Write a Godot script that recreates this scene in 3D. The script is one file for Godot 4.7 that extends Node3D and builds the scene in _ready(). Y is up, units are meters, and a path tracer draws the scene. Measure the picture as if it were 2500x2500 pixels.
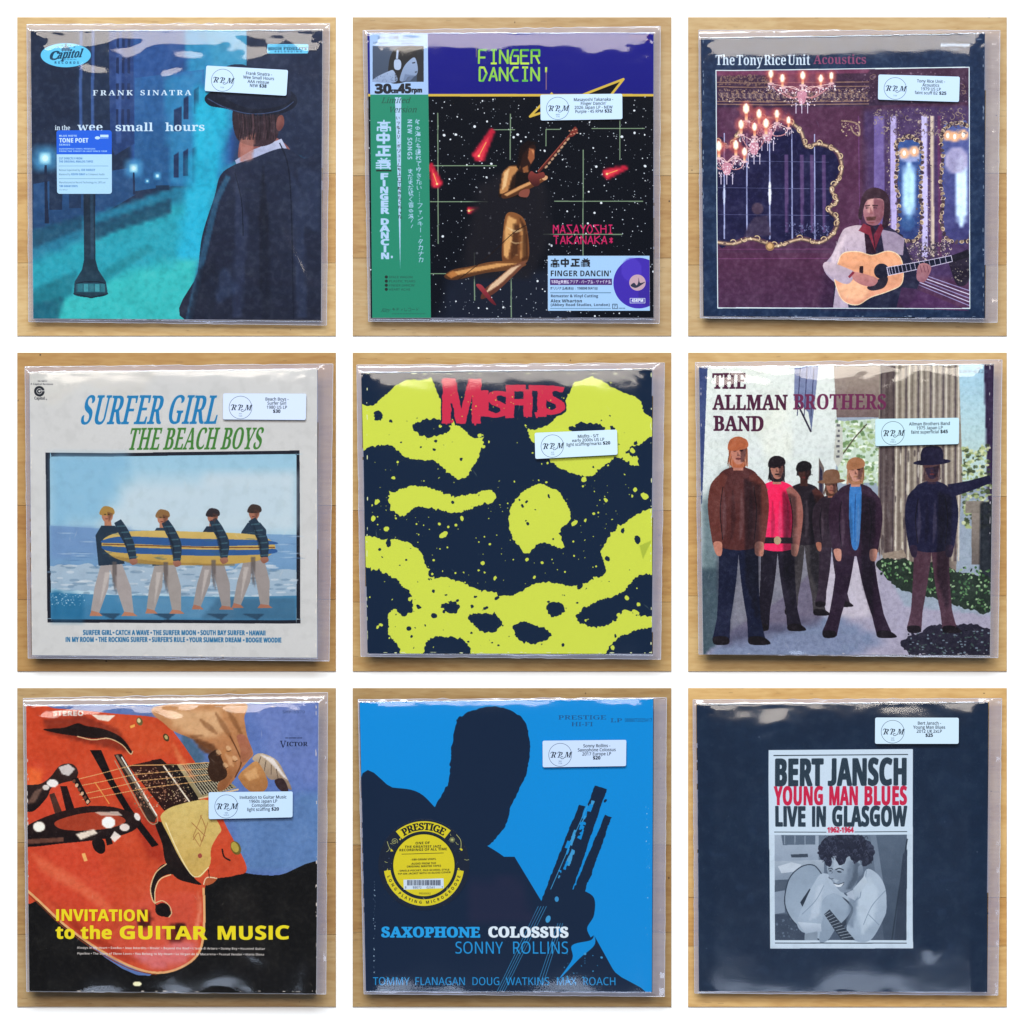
extends Node3D
# Nine records in clear plastic sleeves, each lying on its own maple panel on a white table, seen from straight above.

const FAR := 5.0            # camera height over the white table
const PX := 0.000442        # metres for one pixel of the photograph
const CROP := 810.0 / 1932.0 # the art is measured in enlarged pixels of each photograph
const ORIGIN_X := [30.0, 850.0, 1665.0]
const ORIGIN_Y := [30.0, 850.0, 1670.0]
const SIDE := 2048

var used := {}
var rng := RandomNumberGenerator.new()


func _ready() -> void:
	# camera
	var cam := Camera3D.new()
	cam.name = "camera"
	cam.fov = rad_to_deg(2.0 * atan(1250.0 * PX / FAR))
	cam.position = Vector3(0, FAR, 0)
	cam.rotation = Vector3(-PI / 2, 0, 0)
	cam.near = 0.1
	cam.far = 40.0
	add_child(cam)
	cam.current = true
	# room light without a sky: dim even room, a large cool window beyond the top of the picture, plus two added fill lamps
	var env := Environment.new()
	env.background_mode = Environment.BG_COLOR
	env.background_color = Color(0.20, 0.23, 0.30)
	env.background_energy_multiplier = 1.0
	env.tonemap_mode = Environment.TONE_MAPPER_LINEAR
	env.tonemap_exposure = 1.08
	env.sdfgi_enabled = true
	env.ssao_enabled = true
	env.ssil_enabled = true
	var we := WorldEnvironment.new()
	we.name = "environment"
	we.environment = env
	add_child(we)
	area_light("window_light", Vector3(-0.9, 5.2, -4.9), Vector2(4.6, 1.6), Color(0.93, 0.97, 1.0), 55.0)
	area_light("ceiling_bounce_fill", Vector3(0.0, 7.4, -3.1), Vector2(5.6, 2.3), Color(1.0, 0.955, 0.90), 38.0)  # added fill standing in for light bounced off the ceiling
	area_light("added_cool_fill", Vector3(0.3, 7.0, 2.5), Vector2(3.0, 1.1), Color(0.84, 0.90, 1.0), 6.0)  # added cool fill opposite the window; no opening known there

	rng.seed = 7
	fonts()
	build_setting()
	build_records()


func area_light(called: String, at: Vector3, size: Vector2, tint: Color, energy: float) -> void:
	var l := AreaLight3D.new()
	l.name = called
	l.area_size = size
	l.area_normalize_energy = true
	l.light_color = tint
	l.light_energy = energy
	l.area_range = 20.0
	l.area_attenuation = 2.0
	l.shadow_enabled = true
	add_child(l)
	l.look_at_from_position(at, Vector3.ZERO, Vector3(0, 0, -1) if absf(at.x) + absf(at.z) < 0.1 else Vector3.UP)


# ---------------------------------------------------------------- names, places, meshes

func numbered(called: String) -> String:
	var n: int = used.get(called, 0)
	used[called] = n + 1
	return called if n == 0 else "%s_%03d" % [called, n]


func place(px: float, py: float, h: float) -> Vector3:
	# a point of the table plan at height h
	var k := PX * (FAR - h) / FAR
	return Vector3((px - 1250.0) * k, h, (py - 1250.0) * k)


func spot(cell: int, p: Vector2, h: float) -> Vector3:
	return place(ORIGIN_X[cell % 3] + p.x * CROP, ORIGIN_Y[cell / 3] + p.y * CROP, h)


func inst(called: String, m: Mesh, parent: Node3D, at := Vector3.ZERO) -> MeshInstance3D:
	var o := MeshInstance3D.new()
	o.name = called
	o.mesh = m
	o.position = at
	o.cast_shadow = GeometryInstance3D.SHADOW_CASTING_SETTING_ON
	parent.add_child(o, true)
	return o


func face(st: SurfaceTool, a: Vector3, b: Vector3, c: Vector3, d: Vector3, uv := []) -> void:
	# a, b, c, d run clockwise seen from the front
	var q := [a, b, c, d]
	for i in [0, 1, 2, 0, 2, 3]:
		if uv.size():
			st.set_uv(uv[i])
		else:
			st.set_uv(Vector2.ZERO)
		st.add_vertex(q[i])


func slab(corner: Array, thick: float, chamfer: float, top: Material, rim: Material, uvs := []) -> ArrayMesh:
	# a sheet with the given four top corners (TL, TR, BR, BL), chamfered rim
	var mid := Vector3.ZERO
	for c in corner:
		mid += c / 4.0
	var up := []
	var low := []
	var base := []
	for c in corner:
		var inward: Vector3 = (mid - c).normalized() * chamfer * 1.4
		up.append(c + inward)
		low.append(c + Vector3(0, -chamfer, 0))
		base.append(c + Vector3(0, -thick, 0))
	var st := SurfaceTool.new()
	st.begin(Mesh.PRIMITIVE_TRIANGLES)
	st.set_smooth_group(-1)
	face(st, up[0], up[1], up[2], up[3], uvs if uvs.size() else [Vector2(0, 0), Vector2(1, 0), Vector2(1, 1), Vector2(0, 1)])
	st.generate_normals()
	st.generate_tangents()
	var m := st.commit()
	m.surface_set_material(0, top)
	var sd := SurfaceTool.new()
	sd.begin(Mesh.PRIMITIVE_TRIANGLES)
	sd.set_smooth_group(-1)
	for i in 4:
		var j := (i + 1) % 4
		face(sd, up[j], up[i], low[i], low[j])
		face(sd, low[j], low[i], base[i], base[j])
	face(sd, base[3], base[2], base[1], base[0])
	sd.generate_normals()
	m = sd.commit(m)
	m.surface_set_material(1, rim)
	return m


func rounded(corner: Array, radius: float, thick: float, top: Material, rim: Material) -> ArrayMesh:
	# a thin sticker with rounded corners; corner = TL, TR, BR, BL in metres
	var ring := PackedVector3Array()
	var uv := PackedVector2Array()
	var cuv := [Vector2(0, 0), Vector2(1, 0), Vector2(1, 1), Vector2(0, 1)]
	for i in 4:
		var c: Vector3 = corner[i]
		var a: Vector3 = corner[(i + 3) % 4]
		var b: Vector3 = corner[(i + 1) % 4]
		var ra := radius / c.distance_to(a)
		var rb := radius / c.distance_to(b)
		for k in 6:
			var t := PI / 2 * k / 5.0
			var fa := ra * (1.0 - sin(t))
			var fb := rb * (1.0 - cos(t))
			ring.append(c + (a - c) * fa + (b - c) * fb)
			uv.append(cuv[i] + (cuv[(i + 3) % 4] - cuv[i]) * fa + (cuv[(i + 1) % 4] - cuv[i]) * fb)
	return plate(ring, uv, thick, top, rim)


func plate(ring: PackedVector3Array, uv: PackedVector2Array, thick: float, top: Material, rim: Material) -> ArrayMesh:
	var st := SurfaceTool.new()
	st.begin(Mesh.PRIMITIVE_TRIANGLES)
	st.set_smooth_group(-1)
	var n := ring.size()
	for i in range(1, n - 1):
		for k in [0, i, i + 1]:
			st.set_uv(uv[k])
			st.add_vertex(ring[k])
	st.generate_normals()
	st.generate_tangents()
	var m := st.commit()
	m.surface_set_material(0, top)
	var sd := SurfaceTool.new()
	sd.begin(Mesh.PRIMITIVE_TRIANGLES)
	sd.set_smooth_group(-1)
	var dn := Vector3(0, -thick, 0)
	for i in n:
		var j := (i + 1) % n
		face(sd, ring[j], ring[i], ring[i] + dn, ring[j] + dn)
	sd.generate_normals()
	m = sd.commit(m)
	m.surface_set_material(1, rim)
	return m


func tube(path: PackedVector3Array, r: float, mat: Material) -> ArrayMesh:
	var st := SurfaceTool.new()
	st.begin(Mesh.PRIMITIVE_TRIANGLES)
	st.set_smooth_group(1)
	for i in path.size() - 1:
		var d := (path[i + 1] - path[i]).normalized()
		var s := d.cross(Vector3.UP).normalized()
		var u := s.cross(d)
		for k in 6:
			var a := TAU * k / 6.0
			var b := TAU * (k + 1) / 6.0
			var oa := (s * cos(a) + u * sin(a)) * r
			var ob := (s * cos(b) + u * sin(b)) * r
			face(st, path[i] + oa, path[i + 1] + oa, path[i + 1] + ob, path[i] + ob)
	st.generate_normals()
	var m := st.commit()
	m.surface_set_material(0, mat)
	return m


func plain(c: Color, rough := 0.6) -> StandardMaterial3D:
	var m := StandardMaterial3D.new()
	m.albedo_color = c
	m.roughness = rough
	return m


func printed(im: Image, rough: float, tone := 1.0, spec := 0.5) -> StandardMaterial3D:
	var m := StandardMaterial3D.new()
	m.albedo_texture = ImageTexture.create_from_image(im)
	m.albedo_color = Color(tone, tone, tone)
	m.roughness = rough
	m.metallic_specular = spec
	m.texture_repeat = false
	m.texture_filter = BaseMaterial3D.TEXTURE_FILTER_LINEAR_WITH_MIPMAPS
	return m


# ---------------------------------------------------------------- flat print: a small painter for covers, strips and labels

var pic: Image
var wide := SIDE
var tall := SIDE
var quad := PackedVector2Array()
var font_rid := {}
var cap_of := {}
var outlines := {}
var speck_tile: Image


func fonts() -> void:
	for spec in [["sans", "Droid Sans", 400], ["bold", "Droid Sans", 700], ["serif", "Droid Serif", 400], ["slab", "Droid Serif", 700], ["mono", "Droid Sans Mono", 400]]:
		var f := SystemFont.new()
		f.font_names = PackedStringArray([spec[1]])
		f.font_weight = spec[2]
		font_rid[spec[0]] = f
		var g := outline(spec[0], "H")
		var hi := 0.0
		for ring in g.rings:
			for p in ring:
				hi = maxf(hi, -p.y)
		cap_of[spec[0]] = hi


func outline(font: String, ch: String) -> Dictionary:
	var key := font + ch
	if outlines.has(key):
		return outlines[key]
	var ts := TextServerManager.get_primary_interface()
	var rid: RID = font_rid[font].get_rids()[0]
	var size := 128
	var gi := ts.font_get_glyph_index(rid, size, ch.unicode_at(0), 0)
	var got := ts.font_get_glyph_contours(rid, size, gi)
	var rings := []
	var pts: PackedVector3Array = got.get("points", PackedVector3Array())
	var start := 0
	for stop in got.get("contours", PackedInt32Array()):
		var ring := PackedVector2Array()
		var n: int = stop - start + 1
		for k in n:
			var p := pts[start + k]
			var q := pts[start + (k + 1) % n]
			var here := Vector2(p.x, p.y)
			if int(p.z) == 1:
				ring.append(here)
			else:
				var o := pts[start + (k + n - 1) % n]
				var a := Vector2(o.x, o.y) if int(o.z) == 1 else (Vector2(o.x, o.y) + here) / 2.0
				var b := Vector2(q.x, q.y) if int(q.z) == 1 else (Vector2(q.x, q.y) + here) / 2.0
				for t in [0.25, 0.5, 0.75]:
					ring.append(a.lerp(here, t).lerp(here.lerp(b, t), t))
				if int(q.z) != 1:
					ring.append(b)
		rings.append(ring)
		start = stop + 1
	if (ch == "I" or ch == "J") and (font == "sans" or font == "bold"):
		# grotesque capitals: a plain bar for I, a J that stands on the baseline
		if ch == "I":
			rings = outline(font, "l").rings.duplicate(true)
		var lo := 1e9
		var hi := -1e9
		for ring in rings:
			for p in ring:
				lo = minf(lo, p.y)
				hi = maxf(hi, p.y)
		var cap: float = cap_of.get(font, 91.0)
		var left := 0.0 if ch == "I" else 13.0
		for n in rings.size():
			var ring: PackedVector2Array = rings[n]
			for i in ring.size():
				ring[i] = Vector2(ring[i].x + left, (ring[i].y - lo) / (hi - lo) * cap - cap)
			rings[n] = ring
		gi = ts.font_get_glyph_index(rid, size, "l".unicode_at(0), 0) if ch == "I" else gi
		outlines[key] = {"rings": rings, "step": ts.font_get_glyph_advance(rid, size, gi).x + left}
		return outlines[key]
	outlines[key] = {"rings": rings, "step": ts.font_get_glyph_advance(rid, size, gi).x}
	return outlines[key]


func canvas(corner: PackedVector2Array, w: int, h: int, ground: String) -> void:
	quad = corner
	wide = w
	tall = h
	pic = Image.create(w, h, false, Image.FORMAT_RGBA8)
	pic.fill(Color(ground))


func done(w: int, h: int) -> Image:
	var im := pic
	im.resize(w, h, Image.INTERPOLATE_BILINEAR) if im.get_width() == 2 * w else im.resize(w, h, Image.INTERPOLATE_LANCZOS)
	im.convert(Image.FORMAT_RGB8)
	return im


func px(p: Vector2) -> Vector2:
	# from the plan to the print: inverse bilinear
	var u := 0.5
	var v := 0.5
	var a := quad[0]
	var e := quad[1] - a
	var f := quad[3] - a
	var g := quad[2] - quad[1] - f
	for i in 3:
		var r := a + e * u + f * v + g * u * v - p
		var du := e + g * v
		var dv := f + g * u
		var det := du.x * dv.y - du.y * dv.x
		u -= (r.x * dv.y - r.y * dv.x) / det
		v -= (du.x * r.y - du.y * r.x) / det
	return Vector2(u * wide, v * tall)


func pts(text: String) -> PackedVector2Array:
	var out := PackedVector2Array()
	for pair in text.split(" ", false):
		var xy := pair.split(",")
		out.append(Vector2(float(xy[0]), float(xy[1])))
	return out


func sm(text: String, closed := true, each := 6) -> PackedVector2Array:
	# a smooth curve through the given points
	var p := pts(text)
	var n := p.size()
	var out := PackedVector2Array()
	for i in (n if closed else n - 1):
		var a := p[(i + n - 1) % n] if closed or i > 0 else p[0]
		var b := p[i]
		var c := p[(i + 1) % n]
		var d := p[(i + 2) % n] if closed or i < n - 2 else p[n - 1]
		for k in each:
			out.append(b.cubic_interpolate(c, a, d, float(k) / each))
	if not closed:
		out.append(p[n - 1])
	return out


func rough(p: PackedVector2Array, amp: float, step := 9.0) -> PackedVector2Array:
	var out := PackedVector2Array()
	var drift := 0.0
	for i in p.size():
		var a := p[i]
		var b := p[(i + 1) % p.size()]
		var n := maxi(1, int(a.distance_to(b) / step))
		var side := (b - a).orthogonal().normalized()
		for k in n:
			drift = drift * 0.6 + rng.randf_range(-amp, amp) * 0.7
			if rng.randf() < 0.04:
				drift += rng.randf_range(-amp, amp) * 2.5
			out.append(a.lerp(b, float(k) / n) + side * drift)
	return out


func scan(im: Image, rings: Array, c: Color, c2 = null) -> void:
	# even-odd fill of rings that are in pixels already; c2 = colour at the foot of a vertical run
	var lo := 1e9
	var hi := -1e9
	for ring in rings:
		for p in ring:
			lo = minf(lo, p.y)
			hi = maxf(hi, p.y)
	var y0 := maxi(0, int(floor(lo)))
	var y1 := mini(im.get_height() - 1, int(ceil(hi)))
	if y1 < y0:
		return
	var rows := []
	rows.resize(y1 - y0 + 1)
	for i in rows.size():
		rows[i] = PackedFloat32Array()
	for ring in rings:
		var n: int = ring.size()
		for i in n:
			var a: Vector2 = ring[i]
			var b: Vector2 = ring[(i + 1) % n]
			if a.y == b.y:
				continue
			if a.y > b.y:
				var s := a
				a = b
				b = s
			var from := maxi(y0, int(ceil(a.y - 0.5)))
			var to := mini(y1, int(ceil(b.y - 0.5)) - 1)
			var slope := (b.x - a.x) / (b.y - a.y)
			for y in range(from, to + 1):
				rows[y - y0].append(a.x + (y + 0.5 - a.y) * slope)
	var wmax := im.get_width()
	for i in rows.size():
		var r: PackedFloat32Array = rows[i]
		if r.size() < 2:
			continue
		r.sort()
		var tone := c if c2 == null else c.lerp(c2, float(i) / rows.size())
		for k in range(0, r.size() - 1, 2):
			var x0 := maxi(0, int(round(r[k])))
			var x1 := mini(wmax, int(round(r[k + 1])))
			if x1 > x0:
				im.fill_rect(Rect2i(x0, y0 + i, x1 - x0, 1), tone)


func laid(p: PackedVector2Array) -> PackedVector2Array:
	var out := PackedVector2Array()
	out.resize(p.size())
	for i in p.size():
		out[i] = px(p[i])
	return out


func P(p, c: String, c2 := "") -> void:
	var ring: PackedVector2Array = pts(p) if p is String else p
	if c2:
		scan(pic, [laid(ring)], Color(c), Color(c2))
	else:
		scan(pic, [laid(ring)], Color(c))


func R(x0: float, y0: float, x1: float, y1: float, c: String, c2 := "") -> void:
	P(PackedVector2Array([Vector2(x0, y0), Vector2(x1, y0), Vector2(x1, y1), Vector2(x0, y1)]), c, c2)


func oval(x: float, y: float, rx: float, ry: float, tilt := 0.0, n := 36) -> PackedVector2Array:
	var out := PackedVector2Array()
	for i in n:
		out.append(Vector2(x, y) + Vector2(rx * cos(TAU * i / n), ry * sin(TAU * i / n)).rotated(deg_to_rad(tilt)))
	return out


func S(p, c: String, alpha := 1.0, blur := 14.0) -> void:
	# a shape with soft edges
	var ring: PackedVector2Array = laid(pts(p) if p is String else p)
	var box := Rect2(ring[0], Vector2.ZERO)
	for q in ring:
		box = box.expand(q)
	var f := maxf(1.0, blur * wide / 1700.0 / 1.6)
	box = box.grow(f * 6.0)
	var whole := Rect2(Vector2.ZERO, Vector2(wide, tall)).grow(f * 6.0)
	box = box.intersection(whole)
	if not box.has_area():
		return
	var w := maxi(4, int(box.size.x / f))
	var h := maxi(4, int(box.size.y / f))
	var tone := Color(c)
	tone.a = 0.0
	var small := Image.create(w * 2, h * 2, false, Image.FORMAT_RGBA8)
	small.fill(tone)
	var local := PackedVector2Array()
	for q in ring:
		local.append((q - box.position) / box.size * Vector2(w * 2, h * 2))
	tone.a = alpha
	scan(small, [local], tone)
	small.resize(w, h, Image.INTERPOLATE_BILINEAR)
	var big := Vector2i(box.size.ceil())
	small.resize(big.x, big.y, Image.INTERPOLATE_CUBIC)
	pic.blend_rect(small, Rect2i(Vector2i.ZERO, big), Vector2i(box.position.floor()))


func L(p, width: float, c: String, closed := false) -> void:
	var q: PackedVector2Array = pts(p) if p is String else p
	var n := q.size()
	for i in (n if closed else n - 1):
		var a := q[i]
		var b := q[(i + 1) % n]
		if a.is_equal_approx(b):
			continue
		var d := (b - a).normalized()
		var s := d.orthogonal() * width / 2.0
		var e := d * width * 0.2
		P(PackedVector2Array([a + s - e, b + s + e, b - s + e, a - s - e]), c)
	if width > 7.0:
		for i in range(1, n - 1):
			P(oval(q[i].x, q[i].y, width / 2.0, width / 2.0, 0.0, 14), c)


func stroke(p: PackedVector2Array, widths: Array, c: String) -> void:
	# a line whose width changes along its way
	var left := PackedVector2Array()
	var right := PackedVector2Array()
	var n := p.size()
	for i in n:
		var d := (p[mini(i + 1, n - 1)] - p[maxi(i - 1, 0)]).normalized().orthogonal()
		var t := float(i) / (n - 1) * (widths.size() - 1)
		var k := mini(int(t), widths.size() - 2)
		var w: float = lerpf(widths[k], widths[k + 1], t - k) / 2.0
		left.append(p[i] + d * w)
		right.append(p[i] - d * w)
	right.reverse()
	left.append_array(right)
	P(left, c)


func glyph(font: String, ch: String, at: Transform2D, c: Color, weight := 0.0, c2 = null) -> void:
	var g := outline(font, ch)
	var shifts := [Vector2.ZERO] if weight <= 0.0 else [Vector2(-weight, -weight * 0.6), Vector2(weight, -weight * 0.6), Vector2(-weight, weight * 0.6), Vector2(weight, weight * 0.6), Vector2(0, -weight), Vector2(0, weight)]
	for s in shifts:
		var rings := []
		for ring in g.rings:
			var out := PackedVector2Array()
			for p in ring:
				out.append(px(at * p + s))
			rings.append(out)
		scan(pic, rings, c, c2)


func T(text: String, x0: float, x1: float, y: float, cap: float, font: String, c: String, o := {}) -> void:
	# lettering between x0 and x1 on the baseline y with capitals cap high; x1 <= 0: natural width from x0
	var k: float = cap / cap_of[font]
	var track: float = o.get("track", 0.0) * 128.0
	var gap: float = o.get("gap", 1.0)
	var total := 0.0
	for ch in text:
		total += outline(font, ch).step * (gap if ch == " " else 1.0) + track
	total -= track
	var kx: float = (x1 - x0) / total if x1 > 0.0 else k * o.get("wide", 1.0)
	if o.get("mid", false):
		x0 -= total * kx / 2.0
	var skew: float = o.get("skew", 0.0)
	var slope: float = (o.get("y1", y) - y) / maxf(1.0, total * kx)
	var at := 0.0
	for ch in text:
		if ch != " ":
			var x := x0 + at * kx
			glyph(font, ch, Transform2D(Vector2(kx, slope * kx), Vector2(-skew * k, k), Vector2(x, y + slope * (x - x0))), Color(c), o.get("weight", 0.0), Color(o.foot) if o.has("foot") else null)
		at += outline(font, ch).step * (gap if ch == " " else 1.0) + track


func arc_text(text: String, cx: float, cy: float, r: float, a0: float, a1: float, cap: float, font: String, c: String, inside := false, weight := 0.0) -> void:
	var k: float = cap / cap_of[font]
	var total := 0.0
	for ch in text:
		total += outline(font, ch).step
	var at := 0.0
	for ch in text:
		var w: float = outline(font, ch).step
		var a := deg_to_rad(lerpf(a0, a1, (at + w / 2.0) / total))
		var turn := a + (PI / 2 if not inside else -PI / 2)
		var xf := Transform2D(turn, Vector2(cx + r * cos(a), cy + r * sin(a))) * Transform2D(Vector2(k, 0), Vector2(0, k), Vector2(-w * k / 2.0, 0))
		if ch != " ":
			glyph(font, ch, xf, Color(c), weight)
		at += w


func specks(n: int, x0: float, y0: float, x1: float, y1: float, r0: float, r1: float, c: String) -> void:
	for i in n:
		var t := rng.randf()
		var r := lerpf(r0, r1, t * t * t)
		var x := rng.randf_range(x0, x1)
		var y := rng.randf_range(y0, y1)
		P(oval(x, y, r * rng.randf_range(0.8, 1.3), r, rng.randf_range(0, 90), 10), c)


func grain(alpha: float, cell := 1) -> void:
	# ink and paper grain
	if speck_tile == null:
		speck_tile = Image.create(256, 256, false, Image.FORMAT_RGBA8)
		for y in 256:
			for x in 256:
				var g := rng.randf()
				speck_tile.set_pixel(x, y, Color(g, g, g, 1.0))
	var tile: Image = speck_tile.duplicate()
	for y in 256:
		for x in 256:
			var q := tile.get_pixel(x, y)
			q.a = alpha * absf(q.r - 0.5) * 2.0
			tile.set_pixel(x, y, q)
	if cell > 1:
		tile.resize(256 * cell, 256 * cell, Image.INTERPOLATE_BILINEAR)
	for y in range(0, tall, 256 * cell):
		for x in range(0, wide, 256 * cell):
			pic.blend_rect(tile, Rect2i(0, 0, 256 * cell, 256 * cell), Vector2i(x, y))


func soften(part: float) -> void:
	# the print is a photograph or a painting: no edge in it is razor sharp
	pic.resize(int(wide * part), int(tall * part), Image.INTERPOLATE_BILINEAR)
	pic.resize(wide, tall, Image.INTERPOLATE_CUBIC)


func mottle(alpha: float, freq: float, seed_: int, sx := 1.0, sy := 1.0) -> void:
	# uneven ink and brushwork: light and dark patches of middling size
	var n := FastNoiseLite.new()
	n.seed = seed_
	n.frequency = freq
	n.fractal_octaves = 4
	var im := Image.create(320, 320, false, Image.FORMAT_RGBA8)
	for y in 320:
		for x in 320:
			var v := n.get_noise_2d(x * sx, y * sy) * 2.2
			var g := 1.0 if v > 0.0 else 0.0
			im.set_pixel(x, y, Color(g, g, g, alpha * clampf(absf(v), 0.0, 1.0) * (0.7 if v > 0.0 else 1.0)))
	im.resize(wide, tall, Image.INTERPOLATE_CUBIC)
	pic.blend_rect(im, Rect2i(0, 0, wide, tall), Vector2i.ZERO)


func wear(x0: float, y0: float, x1: float, y1: float, n: int, c: String) -> void:
	# rubbed edges and hair-thin scuffs of an old sleeve
	for i in n:
		var t := rng.randf()
		var e := rng.randf_range(1.5, 7.0)
		var p: Vector2 = [Vector2(x0 + e, lerpf(y0, y1, t)), Vector2(x1 - e, lerpf(y0, y1, t)), Vector2(lerpf(x0, x1, t), y1 - e), Vector2(lerpf(x0, x1, t), y0 + e)][i % 4]
		var long := rng.randf_range(2.0, 16.0)
		P(oval(p.x, p.y, rng.randf_range(1.2, 3.6) if i % 4 < 2 else long, long if i % 4 < 2 else rng.randf_range(1.2, 3.6), 0, 8), c)
	for i in n / 4:
		var p := Vector2(rng.randf_range(x0 + 40, x1 - 40), rng.randf_range(y0 + 40, y1 - 40))
		var d := Vector2(rng.randf_range(-40, 40), rng.randf_range(-60, 60))
		S(PackedVector2Array([p, p + d * 0.5 + d.orthogonal() * 0.08, p + d, p + d * 0.5 - d.orthogonal() * 0.02]), c, 0.22, 3)


func curl(x: float, y: float, r: float, turn: float, side: float, w: float, c: String) -> void:
	# one leaf scroll of a carved frame
	var line := PackedVector2Array()
	for k in 14:
		var t := k / 13.0
		line.append(Vector2(x, y) + Vector2.RIGHT.rotated(turn + side * t * 5.0) * r * (1.0 - 0.75 * t))
	stroke(line, [w, w * 0.7, w * 0.5], c)


func cloudy(c: String, alpha: float, freq: float, seed_: int, sx := 1.0, sy := 1.0) -> void:
	# broad uneven patches of a tint
	var n := FastNoiseLite.new()
	n.seed = seed_
	n.frequency = freq
	n.fractal_octaves = 4
	var im := Image.create(192, 192, false, Image.FORMAT_RGBA8)
	var tone := Color(c)
	for y in 192:
		for x in 192:
			tone.a = alpha * clampf(n.get_noise_2d(x * sx, y * sy) * 1.3 + 0.3, 0.0, 1.0)
			im.set_pixel(x, y, tone)
	im.resize(wide, tall, Image.INTERPOLATE_CUBIC)
	pic.blend_rect(im, Rect2i(0, 0, wide, tall), Vector2i.ZERO)


# stroke letters for the strip and the sticker: each run of digits is a pen line on a 10 by 10 grid
const PEN := {
	"高": "5052 1292 3373 3335 7375 3575 1696 1619 9699 3777 3739 7779 3979", "中": "1282 1216 8286 1686 5059", "正": "1191 5158 5484 2528 0898",
	"義": "3041 7061 1292 2383 0494 5154 0696 3539 0898 7599 9578 8584", "冬": "3015 3282 8217 3478 4657 4869", "の": "5248271443748658", "海": "1021 0314 0927 4031 3292 4484 4438 8488 2696 4898 6458",
	"に": "2019 4383 4698", "も": "404759888676 1373 1676", "連": "1122 0313 1317 1709 0999 3181 4383 4346 8386 4585 4686 6068 3777", "れ": "2029 0333 3307 356282678899", "て": "1191 91434869", "ゆ": "1116 1641827466 5059",
	"き": "1282 1585 3077 27384969", "た": "0262 3019 5595 55596998", "い": "11162837 7286", "続": "3012 1233 3315 1545 3539 5191 7053 5383 5586 5559 7599", "く": "702579", "音": "5051 1191 3142 7162 0393 2585 2529 8589 2989 2787",
	"波": "1122 0314 0927 3282 3239 6066 3585 8559 4599", "ま": "1282 1484 5057 57362747 5789", "だ": "0262 3019 5585 55597988 8092", "フ": "11914829", "ァ": "338365 5459", "ン": "1132 199583", "キ": "1272 0595 4069", "ー": "5159", "・": "5556 4656",
	"タ": "4016 318139 3565", "カ": "12827858 4019", "ナ": "0393 505429", "つ": "138385593", "よ": "5057 5282 57376879", "り": "2026 70753959", "、": "4657", "ボ": "1282 5059 3517 7587 8091", "リ": "2025 80854959", "ュ": "337378 2888",
	"ム": "4018 1888 6799", "を": "1282 40245465 8459598", "上": "5058 5484 0898", "け": "1119 4393 707659", "聴": "0141 1018 3018 1343 1646 5191 7053 5484 5687 5889", "な": "0262 3018 60827 54579588", "っ": "35855869", "!": "7046 3939", "：": "5354 5758",
	"回": "1191 1119 9199 1999 3363 3336 6366 3666", "転": "0141 1046 2242 2444 2019 0646 5292 4595 6549 4999 7889", "重": "1191 2383 2326 8386 2484 2686 5058 0898", "量": "2181 2123 8183 2383 0494 2585 2527 8587 2787 5059 0999", "盤": "1015 0343 4145 6181 6474 1698 1619 8689 4649 0999",
	"ク": "301 5 318149", "ア": "119155 4449", "パ": "3118 6189 8091", "プ": "11814929 8092", "ル": "30354919 60699895", "ヴ": "1282 1215 82492 9 8091", "イ": "8014 5359", "オ": "1292 6069 5218", "ジ": "2132 1425 198582 7081", "発": "4016 1252 7098 8162 3373 1585 3519 6559 5999",
	"売": "5052 1191 3383 1595 1516 9596 4719 6669 6999", "日": "2181 2129 8189 2989 2585", "年": "3015 2181 2484 2427 0797 5059", "月": "3181 313519 8189 3484 3686", "テ": "2181 0494 5429", "ィ": "8356 5459", "レ": "20298995", "コ": "119199 1999", "ド": "3039 3476 7081",
}


func pen(ch: String, x: float, y: float, w: float, h: float, weight: float, c: String) -> void:
	for run in str(PEN.get(ch, "1191 1119 9199 1999")).split(" ", false):
		var line := PackedVector2Array()
		for i in range(0, run.length() - 1, 2):
			line.append(Vector2(x + float(run[i]) / 9.0 * w, y + float(run[i + 1]) / 9.0 * h))
		if line.size() > 1:
			L(line, weight, c)


func pen_down(text: String, x: float, y: float, w: float, h: float, pitch: float, weight: float, c: String, lean := 0.0) -> void:
	for ch in text:
		if ch == "…":
			for k in 3:
				P(oval(x + w / 2, y + pitch * (0.2 + 0.3 * k), weight * 0.7, weight * 0.7, 0, 8), c)
		else:
			pen(ch, x, y, w, h, weight, c)
		y += pitch
		x += lean


func pen_across(text: String, x: float, y: float, w: float, h: float, pitch: float, weight: float, c: String) -> void:
	for ch in text:
		if PEN.has(ch):
			if ch == "ー":
				L(PackedVector2Array([Vector2(x, y + h / 2), Vector2(x + w, y + h / 2)]), weight, c)
			else:
				pen(ch, x, y, w, h, weight, c)
			x += pitch
		else:
			T(ch, x, -1.0, y + h, h, "bold", c)
			x += outline("bold", ch).step * h / cap_of["bold"]


# ---------------------------------------------------------------- the nine covers, most blacks tinted navy with film haze, drawn in the enlarged pixels of each photograph

func Q(text: String) -> PackedVector2Array:
	return pts(text)


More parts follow.
